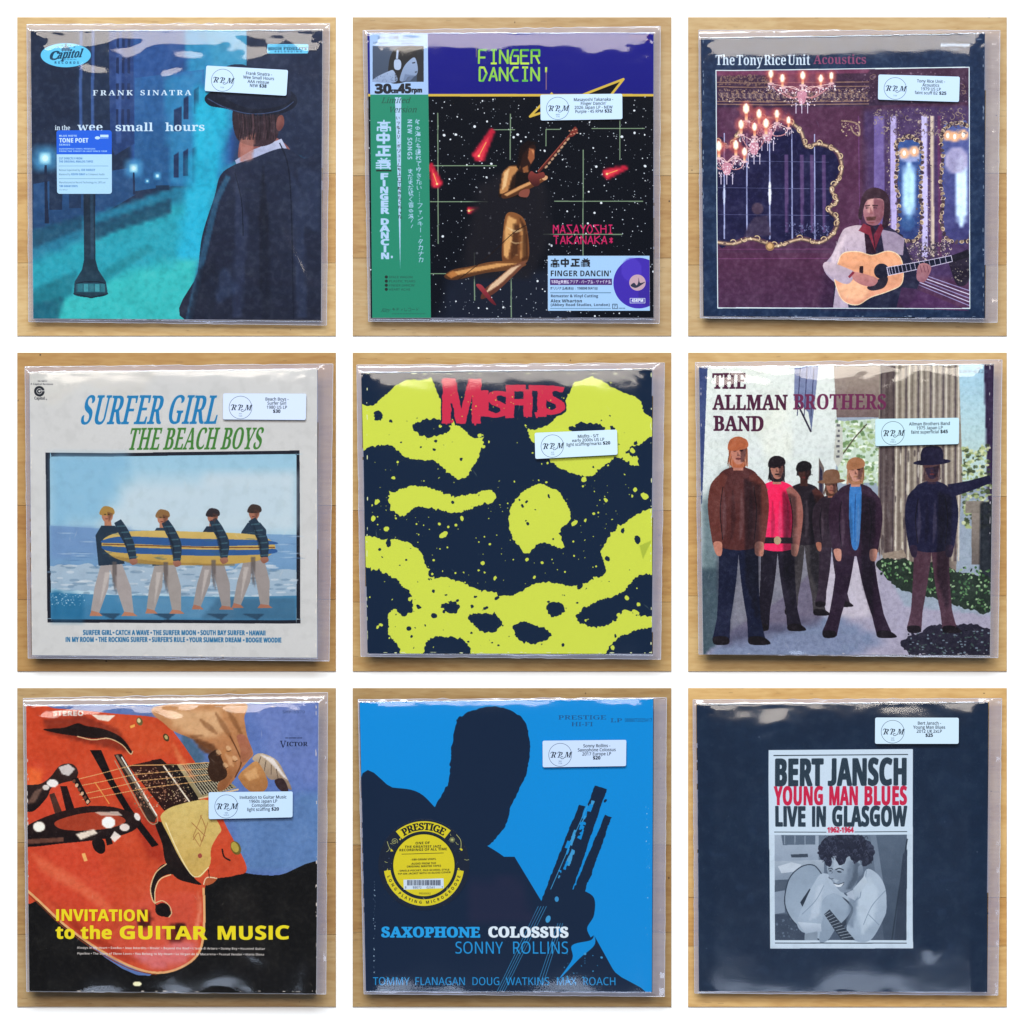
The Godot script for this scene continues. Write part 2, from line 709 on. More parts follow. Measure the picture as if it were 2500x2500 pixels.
func cover_night_street() -> Image:
	canvas(Q("105,105 1808,100 1800,1795 120,1785"), SIDE, SIDE, "1b2c49")
	# evening sky between the houses, street running into blue light
	S("690,60 1370,60 1370,330 1280,1000 700,1000", "28549a", 0.9, 60)
	S("1000,60 1375,60 1370,500 1180,900 1040,700", "2a8fbe", 0.95, 40)
	S("1110,60 1375,60 1370,330 1200,420", "3f9cc4", 0.8, 40)
	R(1366, 60, 1900, 900, "202b46")
	P("560,60 702,60 716,760 600,830 575,760", "27427f", "1f3a70")
	S("600,60 640,60 640,760 610,760", "4a6bb0", 0.5, 16)
	for row in 4:
		for k in 3:
			var y := 110 + row * 150.0
			P("%f,%f %f,%f %f,%f %f,%f" % [606 + k * 33, y, 622 + k * 33, y, 622 + k * 33, y + 95, 606 + k * 33, y + 90], "1a2c58")
	for x in [400, 470]:
		S("%d,60 %d,60 %d,690 %d,690" % [x - 9, x + 9, x + 9, x - 9], "3f62a6", 0.8, 8)
	S("60,60 380,60 380,900 60,1000", "17243d", 0.9, 40)
	P("716,380 1120,330 1118,1010 930,1010 780,1030 716,1040", "2b62a2", "1f5488")
	S("880,380 1120,330 1120,1010 930,1010", "2f8cc0", 0.75, 50)
	for w in [[945, 990, 545, 690], [1000, 1030, 480, 620], [1060, 1088, 430, 590], [945, 975, 810, 960], [1000, 1030, 790, 950], [1055, 1088, 770, 990]]:
		S("%d,%d %d,%d %d,%d %d,%d" % [w[0], w[2] + 20, w[1], w[2], w[1], w[3], w[0], w[3]], "1b2f58", 0.95, 9)
	P("120,1000 700,900 720,1060 480,1200 120,1330", "234d80", "1f4470")
	R(215, 980, 290, 1150, "172a48")
	R(330, 1000, 400, 1140, "1c3458")
	S("60,1290 470,1180 930,1020 1240,960 1240,1900 60,1900", "1f7a9c", 0.95, 40)
	S("60,1480 700,1180 1150,1060 1240,1500 1100,1900 60,1900", "25a7ba", 0.95, 90)
	S("240,1680 700,1500 1080,1420 1080,1900 160,1900", "35c3c2", 0.9, 90)
	S("1080,420 1260,520 1230,900 1110,1440 960,1440 1040,900", "1fb6da", 0.95, 80)
	S("480,1230 930,1080 930,1170 620,1270 480,1330", "17405c", 0.8, 36)
	S("60,1290 410,1180 410,1260 60,1400", "163f5c", 0.7, 30)
	S("420,1560 800,1350 830,1380 500,1600", "1c8b9a", 0.8, 36)
	S("60,1640 380,1500 350,1640 60,1780", "187a8c", 0.85, 40)
	S("60,1720 300,1660 260,1820 60,1830", "135c74", 0.8, 40)
	for g in [[190, 850, 85], [710, 905, 60], [850, 950, 26], [790, 980, 16]]:
		S(oval(g[0], g[1], g[2], g[2]), "4aa0d6", 0.7, g[2] * 0.9)
		S(oval(g[0], g[1], g[2] * 0.42, g[2] * 0.42), "a6e8fb", 1.0, g[2] * 0.4)
		P(oval(g[0], g[1], g[2] * 0.2, g[2] * 0.22), "d6f8ff")
	stroke(pts("193,890 196,1100 200,1230"), [14, 18, 26], "15233f")
	stroke(pts("711,930 713,1060"), [9, 12], "17284a")
	R(840, 1005, 920, 1030, "16304e")
	# the big iron lamp post
	P("415,900 484,900 484,1440 500,1500 545,1570 556,1640 460,1662 356,1640 362,1570 405,1500 418,1440", "141f33", "1c3a4c")
	S("455,900 475,900 476,1440 455,1440", "2a4a66", 0.6, 10)
	P(oval(455, 1640, 100, 22), "143344")
	R(372, 1580, 540, 1632, "1f5a6a")
	for k in 5:
		R(382 + k * 33, 1584, 408 + k * 33, 1628, "3a93a0" if k % 2 else "27707f")
	L("356,1640 460,1664 556,1640", 7, "0f1c2c")
	L("372,1580 420,1570 500,1570 540,1580", 6, "0f1c2c")
	# a passer-by in a long dark coat, seen from behind
	S("1230,900 1330,850 1560,800 1840,900 1840,1840 1010,1840 1080,1500 1160,1100", "2fa2c4", 0.5, 26)
	P(sm("1340,720 1440,690 1560,740 1620,820 1480,900 1330,880"), "a9685f", "6e4148")
	P("1300,860 1400,800 1570,735 1600,790 1500,860 1330,930", "c5cbe8", "9aa2cc")
	P(sm("1015,1800 1080,1520 1110,1300 1180,1080 1215,950 1290,890 1400,850 1580,790 1700,850 1830,900 1840,1830"), "1e2740", "191f33")
	P(sm("1290,560 1400,500 1540,520 1560,640 1530,750 1420,780 1310,730"), "241d28", "3a2830")
	P(sm("1125,490 1200,440 1330,400 1500,400 1640,470 1655,540 1560,590 1400,600 1250,560 1150,540"), "161d33", "121829")
	P(sm("1215,470 1230,330 1330,300 1430,330 1540,310 1600,380 1610,520 1400,560"), "232d48", "182036")
	L(sm("1140,500 1250,555 1400,590 1560,570 1640,520", false), 5, "3c4d74")
	S("1620,880 1700,1100 1720,1780 1660,1780 1640,1200", "2a3552", 0.7, 26)
	S("1300,950 1380,1200 1340,1780 1280,1780 1300,1300", "2d3756", 0.6, 30)
	S("1460,880 1500,1200 1500,1820 1450,1820 1440,1200", "12182a", 0.9, 20)
	S("1000,1830 1080,1480 1180,1080 1250,940 1275,960 1210,1100 1115,1500 1040,1830", "2d6f96", 0.55, 16)
	L(sm("1560,760 1610,900 1630,1200 1640,1800", false), 7, "10172a")
	L(sm("1300,930 1340,1100 1350,1300", false), 5, "10172a")
	S("1660,900 1790,930 1800,1300 1700,1240", "2a3654", 0.6, 40)
	S("1120,1560 1250,1480 1330,1620 1200,1700", "2e3d5e", 0.6, 40)
	P(sm("1548,610 1578,600 1586,650 1560,690 1540,670"), "8a5048", "6a3c3c")
	S("1330,740 1420,700 1400,860 1330,870", "c07c6c", 0.7, 18)
	for k in 40:
		var hx := rng.randf_range(1310, 1540)
		L(sm("%f,%f %f,%f %f,%f" % [hx, 590, hx + 6, 660, hx + rng.randf_range(-14, 14), 740], false, 3), 3, "1a1218" if k % 2 else "4a343c")
	S("1010,1830 1090,1500 1180,1400 1210,1560 1150,1830", "141b2e", 0.8, 30)
	soften(0.34)
	mottle(0.05, 0.02, 4)
	mottle(0.07, 0.09, 5)
	grain(0.12)
	# lettering
	T("FRANK", 470, 705, 480, 30, "slab", "dceefc", {"track": 0.18})
	T("SINATRA", 747, 1045, 480, 30, "slab", "dceefc", {"track": 0.18})
	T("in the", 247, 338, 684, 27, "slab", "dceefc")
	T("wee", 380, 531, 688, 47, "slab", "cfe6f8")
	T("small", 602, 826, 688, 47, "slab", "cfe6f8")
	T("hours", 893, 1126, 688, 47, "slab", "cfe6f8")
	P(oval(311, 247, 147, 70, 0, 60), "63c7f4")
	P(sm("285,222 290,205 312,192 334,205 340,222", false), "5b7f9c")
	R(306, 180, 317, 200, "3f6484")
	for k in 3:
		L("%d,226 %d,212" % [292 + k * 18, 292 + k * 18], 3, "2f5573")
	for s in [[265, 199], [289, 192], [337, 192], [361, 199]]:
		P(oval(s[0], s[1], 4, 4, 0, 8), "2c4c66")
	T("C", 208, 262, 274, 50, "slab", "17405a", {"skew": 0.35, "weight": 2.0})
	T("apitol", 258, 402, 268, 47, "slab", "17405a", {"skew": 0.35, "weight": 1.2, "y1": 258})
	T("REG. U.S. PAT. OFF.", 295, 376, 275, 6, "bold", "24526c")
	T("RECORDS", 245, 389, 297, 14, "bold", "16405a", {"track": 0.35})
	P("1490,183 1721,183 1727,190 1725,232 1720,238 1491,238 1485,232 1486,189", "6ccaf4")
	T("CAPITOL RECORDS", 1540, 1668, 198, 7, "bold", "2a6a8c", {"track": 0.2})
	T("HIGH FIDELITY", 1491, 1720, 217, 15, "slab", "143a54", {"weight": 0.6})
	T("RECORDING", 1528, 1690, 231, 9, "bold", "1d4a68", {"track": 0.3})
	return done(1024, 1024)


const TUBE := {
	"F": "900009 0575", "I": "2080 5059 2989", "N": "09009990", "G": "9030050999 9994 4494", "E": "90000999 0474", "R": "0900909404 5499", "D": "1060945919 1019", "A": "095099 2676",
	"C": "9040044999", "'": "5053", "M": "0900559099", "S": "9000559909", "Y": "0055 9055 5559", "O": "300406396996946030", "H": "0009 9099 0494", "T": "0090 5059", "K": "0009 9004 0499", "*": "5258 2377 2773",
}


func tube_text(text: String, x0: float, x1: float, y0: float, y1: float, weight: float, c: String, c2: String) -> void:
	var pitch := (x1 - x0) / text.length()
	for i in text.length():
		for run in str(TUBE[text[i]]).split(" ", false):
			for k in range(0, run.length() - 3, 2):
				var a := Vector2(float(run[k]), float(run[k + 1])) / 9.0
				var b := Vector2(float(run[k + 2]), float(run[k + 3])) / 9.0
				var tone := Color(c).lerp(Color(c2), (a.y + b.y) / 2.0)
				var o := Vector2(x0 + i * pitch, y0)
				var size := Vector2(pitch * 0.74, y1 - y0)
				L(PackedVector2Array([o + a * size, o + b * size]), weight, tone.to_html(false))


func meteor(x0: float, y0: float, x1: float, y1: float, w: float) -> void:
	var d := Vector2(x1 - x0, y1 - y0)
	var s := d.orthogonal().normalized() * w
	var a := Vector2(x0, y0)
	var b := Vector2(x1, y1)
	S(PackedVector2Array([a - d * 0.12, a + s, b + s * 0.4, b, b - s * 0.4, a - s]), "c01f38", 0.95, 22)
	S(PackedVector2Array([a, a + s * 0.7, b - d * 0.2, a - s * 0.7]), "e83c4c", 0.9, 12)
	L(PackedVector2Array([a + d * 0.08, a + d * 0.55]), 5, "f6a85a")
	P(oval(a.x + d.x * 0.08, a.y + d.y * 0.08, 7, 7), "ffd98a")


func cover_starfield() -> Image:
	canvas(Q("110,120 1780,118 1780,1780 130,1782"), SIDE, SIDE, "060a13")
	R(60, 60, 1850, 478, "1d1d84", "19197c")
	R(60, 474, 1850, 489, "d9b648")
	S("600,1500 1250,1500 1350,1850 500,1850", "1a2132", 0.8, 90)
	specks(900, 100, 492, 1790, 1790, 1.4, 3.6, "c9d3de")
	specks(340, 100, 492, 1790, 1790, 2.5, 8.0, "eef4fb")
	for l in [[524, 585, 524, 1350], [948, 590, 948, 860], [1585, 590, 1585, 860], [1372, 800, 1372, 1420], [736, 1400, 736, 1680], [950, 1500, 950, 1780], [1155, 680, 1155, 780]]:
		S("%d,%d %d,%d %d,%d %d,%d" % [l[0] - 3, l[1], l[0] + 3, l[1], l[2] + 3, l[3], l[2] - 3, l[3]], "a8c79a", 0.75, 4)
	for l in [[478, 893, 870, 893], [478, 1103, 815, 1103], [840, 683, 975, 683], [1155, 681, 1240, 681], [1420, 676, 1730, 676], [1205, 1101, 1720, 1101], [1140, 1294, 1600, 1294], [478, 1524, 760, 1524]]:
		S("%d,%d %d,%d %d,%d %d,%d" % [l[0], l[1] - 3, l[2], l[1] - 3, l[2], l[1] + 3, l[0], l[1] + 3], "a8c79a", 0.75, 4)
	meteor(758, 850, 848, 680, 42)
	meteor(522, 1010, 478, 880, 36)
	meteor(1500, 945, 1628, 900, 34)
	meteor(700, 1158, 766, 1140, 22)
	# gold bolt
	P("1385,472 1608,385 1540,474", "0a0d18")
	L("1372,478 1605,388 1536,476", 14, "d9b648")
	P("1060,608 1125,545 1200,540 1200,600", "0a0d18")
	L("1190,470 1062,606 1200,560", 14, "d9b648")
	# a guitarist on his knees, lit in orange
	S("760,1000 1000,900 1160,1000 1200,1300 1060,1560 640,1560", "1c1a20", 0.8, 70)
	P(sm("905,935 960,890 1040,900 1075,960 1040,1060 900,1080 880,1050"), "3a2115", "1c110c")
	S("905,930 950,895 1010,900 960,960 930,1060 885,1060", "c88a52", 0.95, 16)
	S("915,935 945,905 925,1010 900,1040", "f0c48c", 0.9, 10)
	S("985,930 1040,915 1065,980 1040,1090 970,1070", "140d0b", 0.95, 10)
	P(sm("900,1060 960,1030 1060,985 1150,950 1160,972 1060,1030 960,1075 905,1085"), "7a4424", "4a2a18")
	S("910,1062 1010,1010 1120,962 1130,974 1010,1030 930,1072", "e0a468", 0.9, 8)
	P(oval(1150, 965, 17, 13, -20), "d8a074")
	P(sm("1008,900 1000,840 1020,790 1060,768 1095,778 1088,830 1085,862 1062,900 1055,930 1010,930"), "2a1510", "2a1712")
	S("1058,790 1088,796 1090,850 1068,885 1050,850", "a8603c", 0.9, 7)
	S("1070,800 1086,805 1084,830", "dc9460", 0.8, 5)
	S("1005,780 1050,745 1112,760 1060,778 1020,830 1000,920 985,900", "140a0a", 1.0, 10)
	S("1020,905 1050,890 1055,930 1025,935", "a8683c", 0.8, 8)
	L("1112,930 1318,690", 15, "5a221e")
	L("1108,926 1314,686", 5, "a04a3a")
	P(sm("1288,716 1310,680 1326,665 1340,690 1312,722"), "7a3028")
	for k in 6:
		P(oval(1292 + k * 9, 690 + (k % 2) * 22 - k * 2, 6, 4, 0, 8), "c48a70")
	for k in 8:
		S(oval(1158 + k * 18, 900 - k * 23, 12, 6, -48), "e0b088", 0.85, 5)
	P(sm("1052,965 1070,925 1100,940 1140,930 1150,958 1120,975 1118,1005 1085,1012"), "8c3a34", "3c1a1a")
	P(sm("1010,1040 1060,1030 1050,1075 1000,1070"), "8a4a3c")
	P(sm("930,1170 1010,1185 1045,1260 1052,1440 960,1490 900,1450 905,1280"), "8a552e", "6a3e22")
	S("935,1185 985,1210 965,1300 930,1440 908,1420 912,1280", "e0a868", 0.95, 16)
	S("1000,1220 1030,1270 1040,1420 1000,1440 1010,1320", "c88c52", 0.9, 14)
	S("965,1230 1000,1240 990,1400 950,1440", "4a2a16", 0.8, 16)
	for k in 5:
		S(sm("%d,%d %d,%d %d,%d %d,%d" % [925 + k * 10, 1250 + k * 40, 975, 1285 + k * 32, 1030, 1262 + k * 38, 980, 1270 + k * 36]), "5a3418" if k % 2 else "f2d09c", 0.6, 8)
	S("1000,1190 1045,1260 1052,1440 1015,1450 1020,1280", "3a2012", 0.7, 14)
	P(sm("560,1535 610,1500 720,1480 830,1455 960,1450 1040,1470 960,1500 800,1520 640,1558 580,1556"), "7a4a28", "4a2c1a")
	S("590,1518 720,1490 880,1462 1000,1462 860,1490 700,1520 600,1540", "dca060", 0.95, 12)
	S("570,1530 610,1506 640,1530 600,1552", "b8743c", 0.9, 8)
	P(sm("960,1480 1045,1450 940,1560 850,1640 775,1672 790,1620 860,1560"), "7a4a34", "5a3026")
	S("950,1490 1010,1470 880,1590 800,1640 830,1590", "e8c4a0", 0.95, 12)
	P(sm("745,1590 775,1588 810,1630 862,1704 835,1695 785,1640"), "a83a44", "5c1c24")
	L(sm("640,1560 820,1420 960,1290 1040,1240", false), 4, "20140f")
	grain(0.06)
	tube_text("FINGER", 762, 1130, 218, 296, 12, "58b24a", "c8e44c")
	tube_text("DANCIN'", 762, 1190, 320, 397, 12, "c8e44c", "62b850")
	tube_text("MASAYOSHI", 1200, 1554, 1240, 1288, 7, "d22a66", "c22058")
	tube_text("TAKANAKA*", 1200, 1560, 1303, 1350, 7, "d22a66", "c22058")
	S("744,180 750,180 750,260 744,260", "8a7a6a", 0.7, 3)
	S("1152,340 1158,340 1158,450 1152,450", "b88a78", 0.7, 3)
	T("STEREO EC-9", 1640, 1755, 145, 14, "sans", "7a2a5c")
	T("UPJY-9540", 1685, 1760, 166, 12, "sans", "7a2a5c")
	return done(1024, 1024)


func strip_green() -> Image:
	canvas(Q("125,125 463,125 482,1780 140,1780"), 512, 2048, "0f8a6b")
	R(100, 100, 500, 479, "a9c9f6")
	T("30cm", 170, 218, 155, 15, "sans", "37506f")
	T("45", 237, 262, 155, 16, "sans", "37506f")
	pen_across("回転", 264, 139, 14, 16, 17, 2, "37506f")
	T("STEREO", 316, 388, 154, 14, "sans", "37506f", {"track": 0.08})
	T("UPJY-9540", 145, 229, 184, 13, "sans", "4a6180")
	pen_across("定価：", 249, 161, 9, 9, 11, 1.5, "47607f")
	T("¥3,300 (3,000 +10%)", 282, 432, 170, 8, "sans", "47607f")
	T("26·12·23", 312, 362, 186, 10, "bold", "37506f")
	pen_across("までま", 364, 177, 8, 8, 9, 1.5, "47607f")
	# small grey portrait: a listener with headphones
	R(142, 195, 440, 405, "46566f", "3a4a62")
	P(sm("240,405 236,300 262,225 330,196 400,200 425,260 420,330 380,350 330,405"), "1d1f24")
	R(400, 196, 440, 404, "20242c")
	P(sm("318,330 345,290 385,262 402,300 405,345 390,370 350,375 330,400 300,395"), "9db2d6", "8499bd")
	S("330,360 390,368 360,400 320,400", "6c7fa2", 0.8, 8)
	P("372,292 392,288 388,296 374,298", "23262e")
	P("388,345 402,342 400,350 388,352", "3b4252")
	P(sm("148,405 160,380 230,345 265,340 280,405"), "a4b8da", "8fa4c8")
	specks(60, 150, 355, 275, 403, 1, 3, "5d6f90")
	P(sm("262,300 268,272 298,268 318,285 318,330 300,345 270,335"), "17191e")
	P(sm("266,298 272,276 296,274 308,290 306,325 290,336 270,328"), "b6c8e8")
	L("288,222 284,268", 12, "b6c8e8")
	for k in 7:
		L("%d,%d %d,%d" % [272, 342 + k * 9, 282, 346 + k * 9], 4, "17191e")
	T("30", 154, 252, 471, 52, "bold", "0b1420", {"weight": 3.0})
	T("cm", 250, 292, 470, 26, "bold", "0b1420", {"weight": 1.6})
	T("45", 292, 368, 469, 52, "bold", "0b1420", {"weight": 3.0})
	T("rpm", 368, 432, 466, 26, "bold", "0b1420", {"weight": 1.6})
	P("272,494 309,494 303,1500", "b6d4f7")
	T("Limited", 190, 358, 528, 32, "serif", "12463c", {"skew": 0.35})
	T("Version", 232, 398, 582, 32, "serif", "12463c", {"skew": 0.35})
	var y := 628.0
	for ch in "高中正義":
		pen(ch, 162, y, 82, 62, 15.0 if ch == "中" or ch == "正" else 9.0, "b6d4f7")
		y += 74.0
	R(163, 918, 252, 927, "0a1f1a")
	y = 938.0
	for ch in "FINGER DANCIN":
		if ch == " ":
			y += 24.0
			continue
		var half := 11.0 if ch == "I" else 27.0
		T(ch, 208 - half + (y - 938) * 0.014, 208 + half + (y - 938) * 0.014, y + 34, 34, "bold", "b6d4f7", {"weight": 2.4})
		y += 40.0
	T("'", 246, 262, 1450, 30, "bold", "b6d4f7", {"weight": 2.0})
	pen_down("いつもより、ボリュームを上げて聴きたくなった", 279, 605, 21, 20, 27.4, 2.6, "12221f", 0.55)
	var turned := 622.0
	for ch in "NEW SONGS":
		if ch == " ":
			turned += 18.0
			continue
		var w: float = outline("bold", ch).step * 25.0 / 91.0
		glyph("sans", ch, Transform2D(Vector2(0, 25.0 / 91.0), Vector2(-25.0 / 91.0, 0), Vector2(346, turned)), Color("b6d4f7"), 0.8)
		turned += w + 3.0
	pen_down("まだまだ続く音の波!!", 346, 912, 30, 28, 32.5, 3.4, "b6d4f7", 0.6)
	pen_down("冬の海にも連れてゆきたい……ファンキー・タカナカ", 388, 622, 31, 29, 35.0, 3.4, "b6d4f7", 0.9)
	var tracks := ["SPACE WAGON", "PLASTIC TEARS", "FINGER DANCIN'", "HEART ACHE"]
	var ends := [376, 392, 390, 362]
	for i in 4:
		P(oval(222, 1542 + i * 24, 9, 9, 0, 16), "0c1f1c")
		T(tracks[i], 236, ends[i], 1549 + i * 24, 13, "sans", "124a40")
	T("Kitty", 190, 240, 1745, 20, "serif", "124a40", {"skew": 0.5})
	pen_across("キティレコード", 256, 1722, 17, 18, 23, 2.2, "124a40")
	for k in 22:
		R(255 + k * 9, 1753, 261 + k * 9, 1759, "1a6a58")
	grain(0.05)
	return done(256, 1024)


func sticker_purple() -> Image:
	canvas(Q("1163,1418 1755,1418 1757,1738 1163,1738"), 1536, 830, "a8d0f8")
	P(oval(1692, 1577, 148, 148, 0, 80), "3a1fae")
	S(oval(1650, 1500, 60, 70), "4f37c6", 0.7, 40)
	S(oval(1740, 1640, 50, 70), "2c1590", 0.6, 40)
	P(oval(1685, 1574, 48, 47, 0, 40), "c9a8b4")
	P(sm("1645,1590 1665,1575 1680,1590 1690,1570 1692,1545 1700,1575 1730,1570 1705,1590 1680,1604 1660,1602"), "232c46")
	T("45RPM", 1651, 1720, 1687, 18, "bold", "e6f0fc", {"weight": 0.6})
	L("1642,1666 1729,1666 1729,1693 1642,1693", 2.5, "e6f0fc", true)
	var x := 1176.0
	for ch in "高中正義":
		pen(ch, x, 1434, 50, 48, 10.0 if ch == "中" or ch == "正" else 6.5, "0b1522")
		x += 60.0
	T("FINGER DANCIN'", 1175, 1533, 1537, 33, "bold", "0b1522")
	R(1175, 1551, 1536, 1588, "4a2474")
	pen_across("180g重量盤クリア・パープル・ヴァイナル", 1180, 1560, 15, 18, 17.3, 2.4, "e2ddf6")
	pen_across("オリジナル発売日：1980年9月1日", 1175, 1600, 15, 15, 17.4, 2.2, "15233a")
	R(1176, 1631, 1530, 1636, "5d86a8")
	T("Remaster & Vinyl Cutting", 1178, 1456, 1660, 16, "bold", "15233a")
	T("Alex Wharton", 1178, 1363, 1690, 18, "bold", "0f1b2c")
	T("(Abbey Road Studios, London)", 1178, 1524, 1711, 15, "bold", "15233a")
	R(1176, 1723, 1530, 1727, "5d86a8")
	L("1540,1700 1566,1700 1568,1726 1540,1726", 4, "2f4a62", true)
	pen("プ", 1546, 1705, 12, 14, 2.5, "2f4a62")
	for k in 5:
		R(1575 + k * 8, 1721, 1581 + k * 8, 1727, "4a6a88")
	return done(768, 415)


func sticker_blue() -> Image:
	canvas(Q("257,687 579,687 580,1057 261,1057"), 1400, 1600, "b2ddfa")
	R(240, 680, 600, 827, "0d5fe0")
	T("BLUE NOTE", 272, 377, 724, 10, "bold", "c4e6fc")
	T("TONE POET", 273, 443, 758, 25, "bold", "cfeafd", {"weight": 0.5})
	T("SERIES", 272, 338, 776, 10, "bold", "b4dcfa")
	T("AUDIOPHILE VINYL REISSUES", 272, 484, 799, 8, "bold", "b4dcfa")
	T("FROM THE FINEST IN JAZZ SINCE 1939", 272, 552, 813, 8, "bold", "b4dcfa")
	P(oval(496, 731, 15, 9), "c4e6fc")
	R(512, 713, 560, 728, "c4e6fc")
	T("BLUE NOTE.", 512, 562, 736, 6, "bold", "a4ccf4")
	T("CUT DIRECTLY FROM", 271, 409, 857, 12, "bold", "2f6eb4")
	T("THE ORIGINAL ANALOG TAPES", 271, 471, 875, 12, "bold", "2f6eb4")
	R(270, 894, 559, 896, "4f7c9a")
	T("Reissue Supervised by", 271, 396, 924, 11, "sans", "3a5f80")
	T("JOE HARLEY", 400, 483, 924, 12, "bold", "2f6eb4")
	T("Mastered by", 271, 339, 949, 11, "sans", "3a5f80")
	T("KEVIN GRAY", 343, 425, 949, 12, "bold", "2f6eb4")
	T("at Cohearent Audio", 428, 538, 949, 11, "sans", "3a5f80")
	R(271, 968, 559, 970, "4f7c9a")
	T("Manufactured at Record Technology Inc. (RTI) on", 272, 543, 996, 11, "sans", "3a5f80")
	T("180 GRAM VINYL", 273, 383, 1018, 12, "bold", "2f6eb4")
	T("ST2L7NPC21", 272, 323, 1037, 6, "sans", "4a6a88")
	return done(560, 640)


func cover_ballroom() -> Image:
	canvas(Q("110,150 1765,120 1765,1782 125,1770"), SIDE, SIDE, "1a2b47")
	P("194,332 1676,315 1681,1728 204,1726", "c2d0ea")
	var room := "200,338 1671,321 1676,1722 209,1720"
	P(room, "42283e", "4a2c48")
	# gilded cornice
	P("200,338 1671,321 1671,520 1080,540 203,550", "40283c", "34243c")
	S("200,338 1100,326 1080,350 203,366", "6b3450", 0.9, 12)
	for y in [405, 430, 515, 532]:
		L("203,%d 640,%d 1090,%d" % [y, y - 2, y - 4], 5, "8a6a5c")
	specks(420, 210, 440, 1090, 515, 2, 7, "7d6256")
	specks(200, 210, 360, 520, 420, 2, 7, "6e5450")
	specks(260, 1050, 345, 1660, 520, 2, 7, "6c5468")
	specks(160, 210, 440, 1090, 515, 1.5, 4, "cbb6a4")
	for k in 26:
		P(oval(230 + k * 33, 478, 12, 18, 20, 12), "5c4850")
		L(sm("%d,466 %d,470 %d,488 %d,492" % [220 + k * 33, 232 + k * 33, 228 + k * 33, 240 + k * 33], false, 3), 3, "a88a74")
	# wall panels
	S("204,550 1040,540 1050,1300 206,1400", "542c48", 0.6, 60)
	P("206,1400 1300,1400 1300,1722 209,1720", "4c2842", "442844")
	for y in [1375, 1430]:
		L("206,%d 880,%d" % [y + 6, y], 5, "64365c")
	L("1030,600 1040,1240", 6, "5e3560")
	L(sm("930,625 985,630 1030,650 1035,710 1000,690 985,655", false), 9, "8a7062")
	specks(40, 930, 620, 1040, 710, 2, 6, "b09880")
	# scrolled mirror of many panes
	var glass := sm("206,760 280,770 320,720 380,660 470,630 600,640 680,690 720,770 800,765 890,810 920,900 890,980 860,1020 880,1080 850,1140 890,1200 870,1270 800,1320 690,1300 560,1340 400,1300 300,1330 206,1330")
	P(glass, "16163a", "1b1a3c")
	for x in [245, 378, 512, 643, 775]:
		S("%d,700 %d,700 %d,1320 %d,1320" % [x - 3, x + 3, x + 4, x - 4], "a8b0da", 0.85, 5)
	S(oval(512, 1050, 9, 70), "eef2ff", 0.9, 8)
	S(oval(245, 1060, 7, 60), "cdd6f6", 0.8, 8)
	for y in [862, 1020, 1177]:
		L("210,%d 860,%d" % [y, y], 3, "56587e")
	for x in [610, 700, 760, 830]:
		S("%d,820 %d,820 %d,1280 %d,1280" % [x - 12, x + 12, x + 10, x - 10], "6d4e7c", 0.6, 12)
	specks(130, 600, 1220, 860, 1300, 2, 6, "5a5e84")
	S("360,1310 380,1250 420,1190 500,1180 520,1300", "3a3048", 0.9, 16)
	S(oval(440, 1140, 34, 36), "54404c", 0.7, 14)
	var rim := sm("206,752 280,778 318,716 372,640 470,606 600,618 690,676 728,770 800,756 905,800 934,900 905,980 872,1024 906,1090 858,1140 908,1200 884,1280 800,1338 690,1318 560,1358 512,1350 400,1318 300,1348 206,1340", false)
	L(rim, 26, "4c3a3e")
	L(rim, 15, "8a6e5c")
	L(rim, 6, "c6a888")
	for k in rim.size() / 3:
		var p := rim[k * 3]
		P(oval(p.x, p.y, 9, 5, k * 40, 10), "5e4844" if k % 2 else "dcc4a4")
	for k in rim.size() / 4:
		var p := rim[k * 4]
		var q := rim[mini(k * 4 + 1, rim.size() - 1)]
		var ang := (q - p).angle()
		curl(p.x, p.y - 6, 22, ang + 0.5, 1.0 if k % 2 else -1.0, 9, "5c463c")
		curl(p.x, p.y - 6, 21, ang + 0.5, 1.0 if k % 2 else -1.0, 5, "d8bc94")
	P(oval(512, 1362, 26, 26), "8a6848")
	P(oval(512, 1360, 16, 16), "c49a66")
	# right wall: pilasters and tall looking glasses
	S("1060,560 1671,540 1671,1560 1100,1500", "44325a", 0.85, 40)
	for w in [[1120, 1180, "6a5a94"], [1215, 1250, "b4a8d8"], [1395, 1430, "c0b8e4"], [1448, 1468, "c8b6a0"], [1490, 1510, "5c3058"]]:
		S("%d,600 %d,600 %d,1420 %d,1420" % [w[0], w[1], w[1] + 6, w[0] + 6], w[2], 0.9, 10)
	P(sm("1255,770 1320,740 1390,770 1395,1000 1380,1290 1320,1310 1270,1280 1260,1000"), "35508c", "2c3a6c")
	S(oval(1325, 1030, 40, 170), "b0d8f6", 0.9, 40)
	S(oval(1330, 840, 60, 30), "98a0c8", 0.8, 20)
	S(oval(1320, 1220, 44, 50), "3c6498", 0.6, 30)
	P(sm("1520,690 1600,660 1672,680 1672,1300 1560,1310 1525,1200"), "4a5690", "3c3a6c")
	S(oval(1630, 1040, 38, 210), "c8e2fb", 0.95, 36)
	S(oval(1600, 860, 70, 80), "a8a0c0", 0.8, 30)
	for g in [[1550, 715], [1590, 722], [1640, 712], [1355, 805], [1297, 815]]:
		S(oval(g[0], g[1], 30, 34), "f0b080", 0.85, 24)
		P(oval(g[0], g[1], 10, 16), "fff2d8")
	for x in [1205, 1260, 1385, 1440, 1520]:
		specks(90, x - 14, 560, x + 14, 1420, 2, 6, "54464e")
		specks(60, x - 10, 560, x + 10, 1420, 1.5, 4.5, "b4a294")
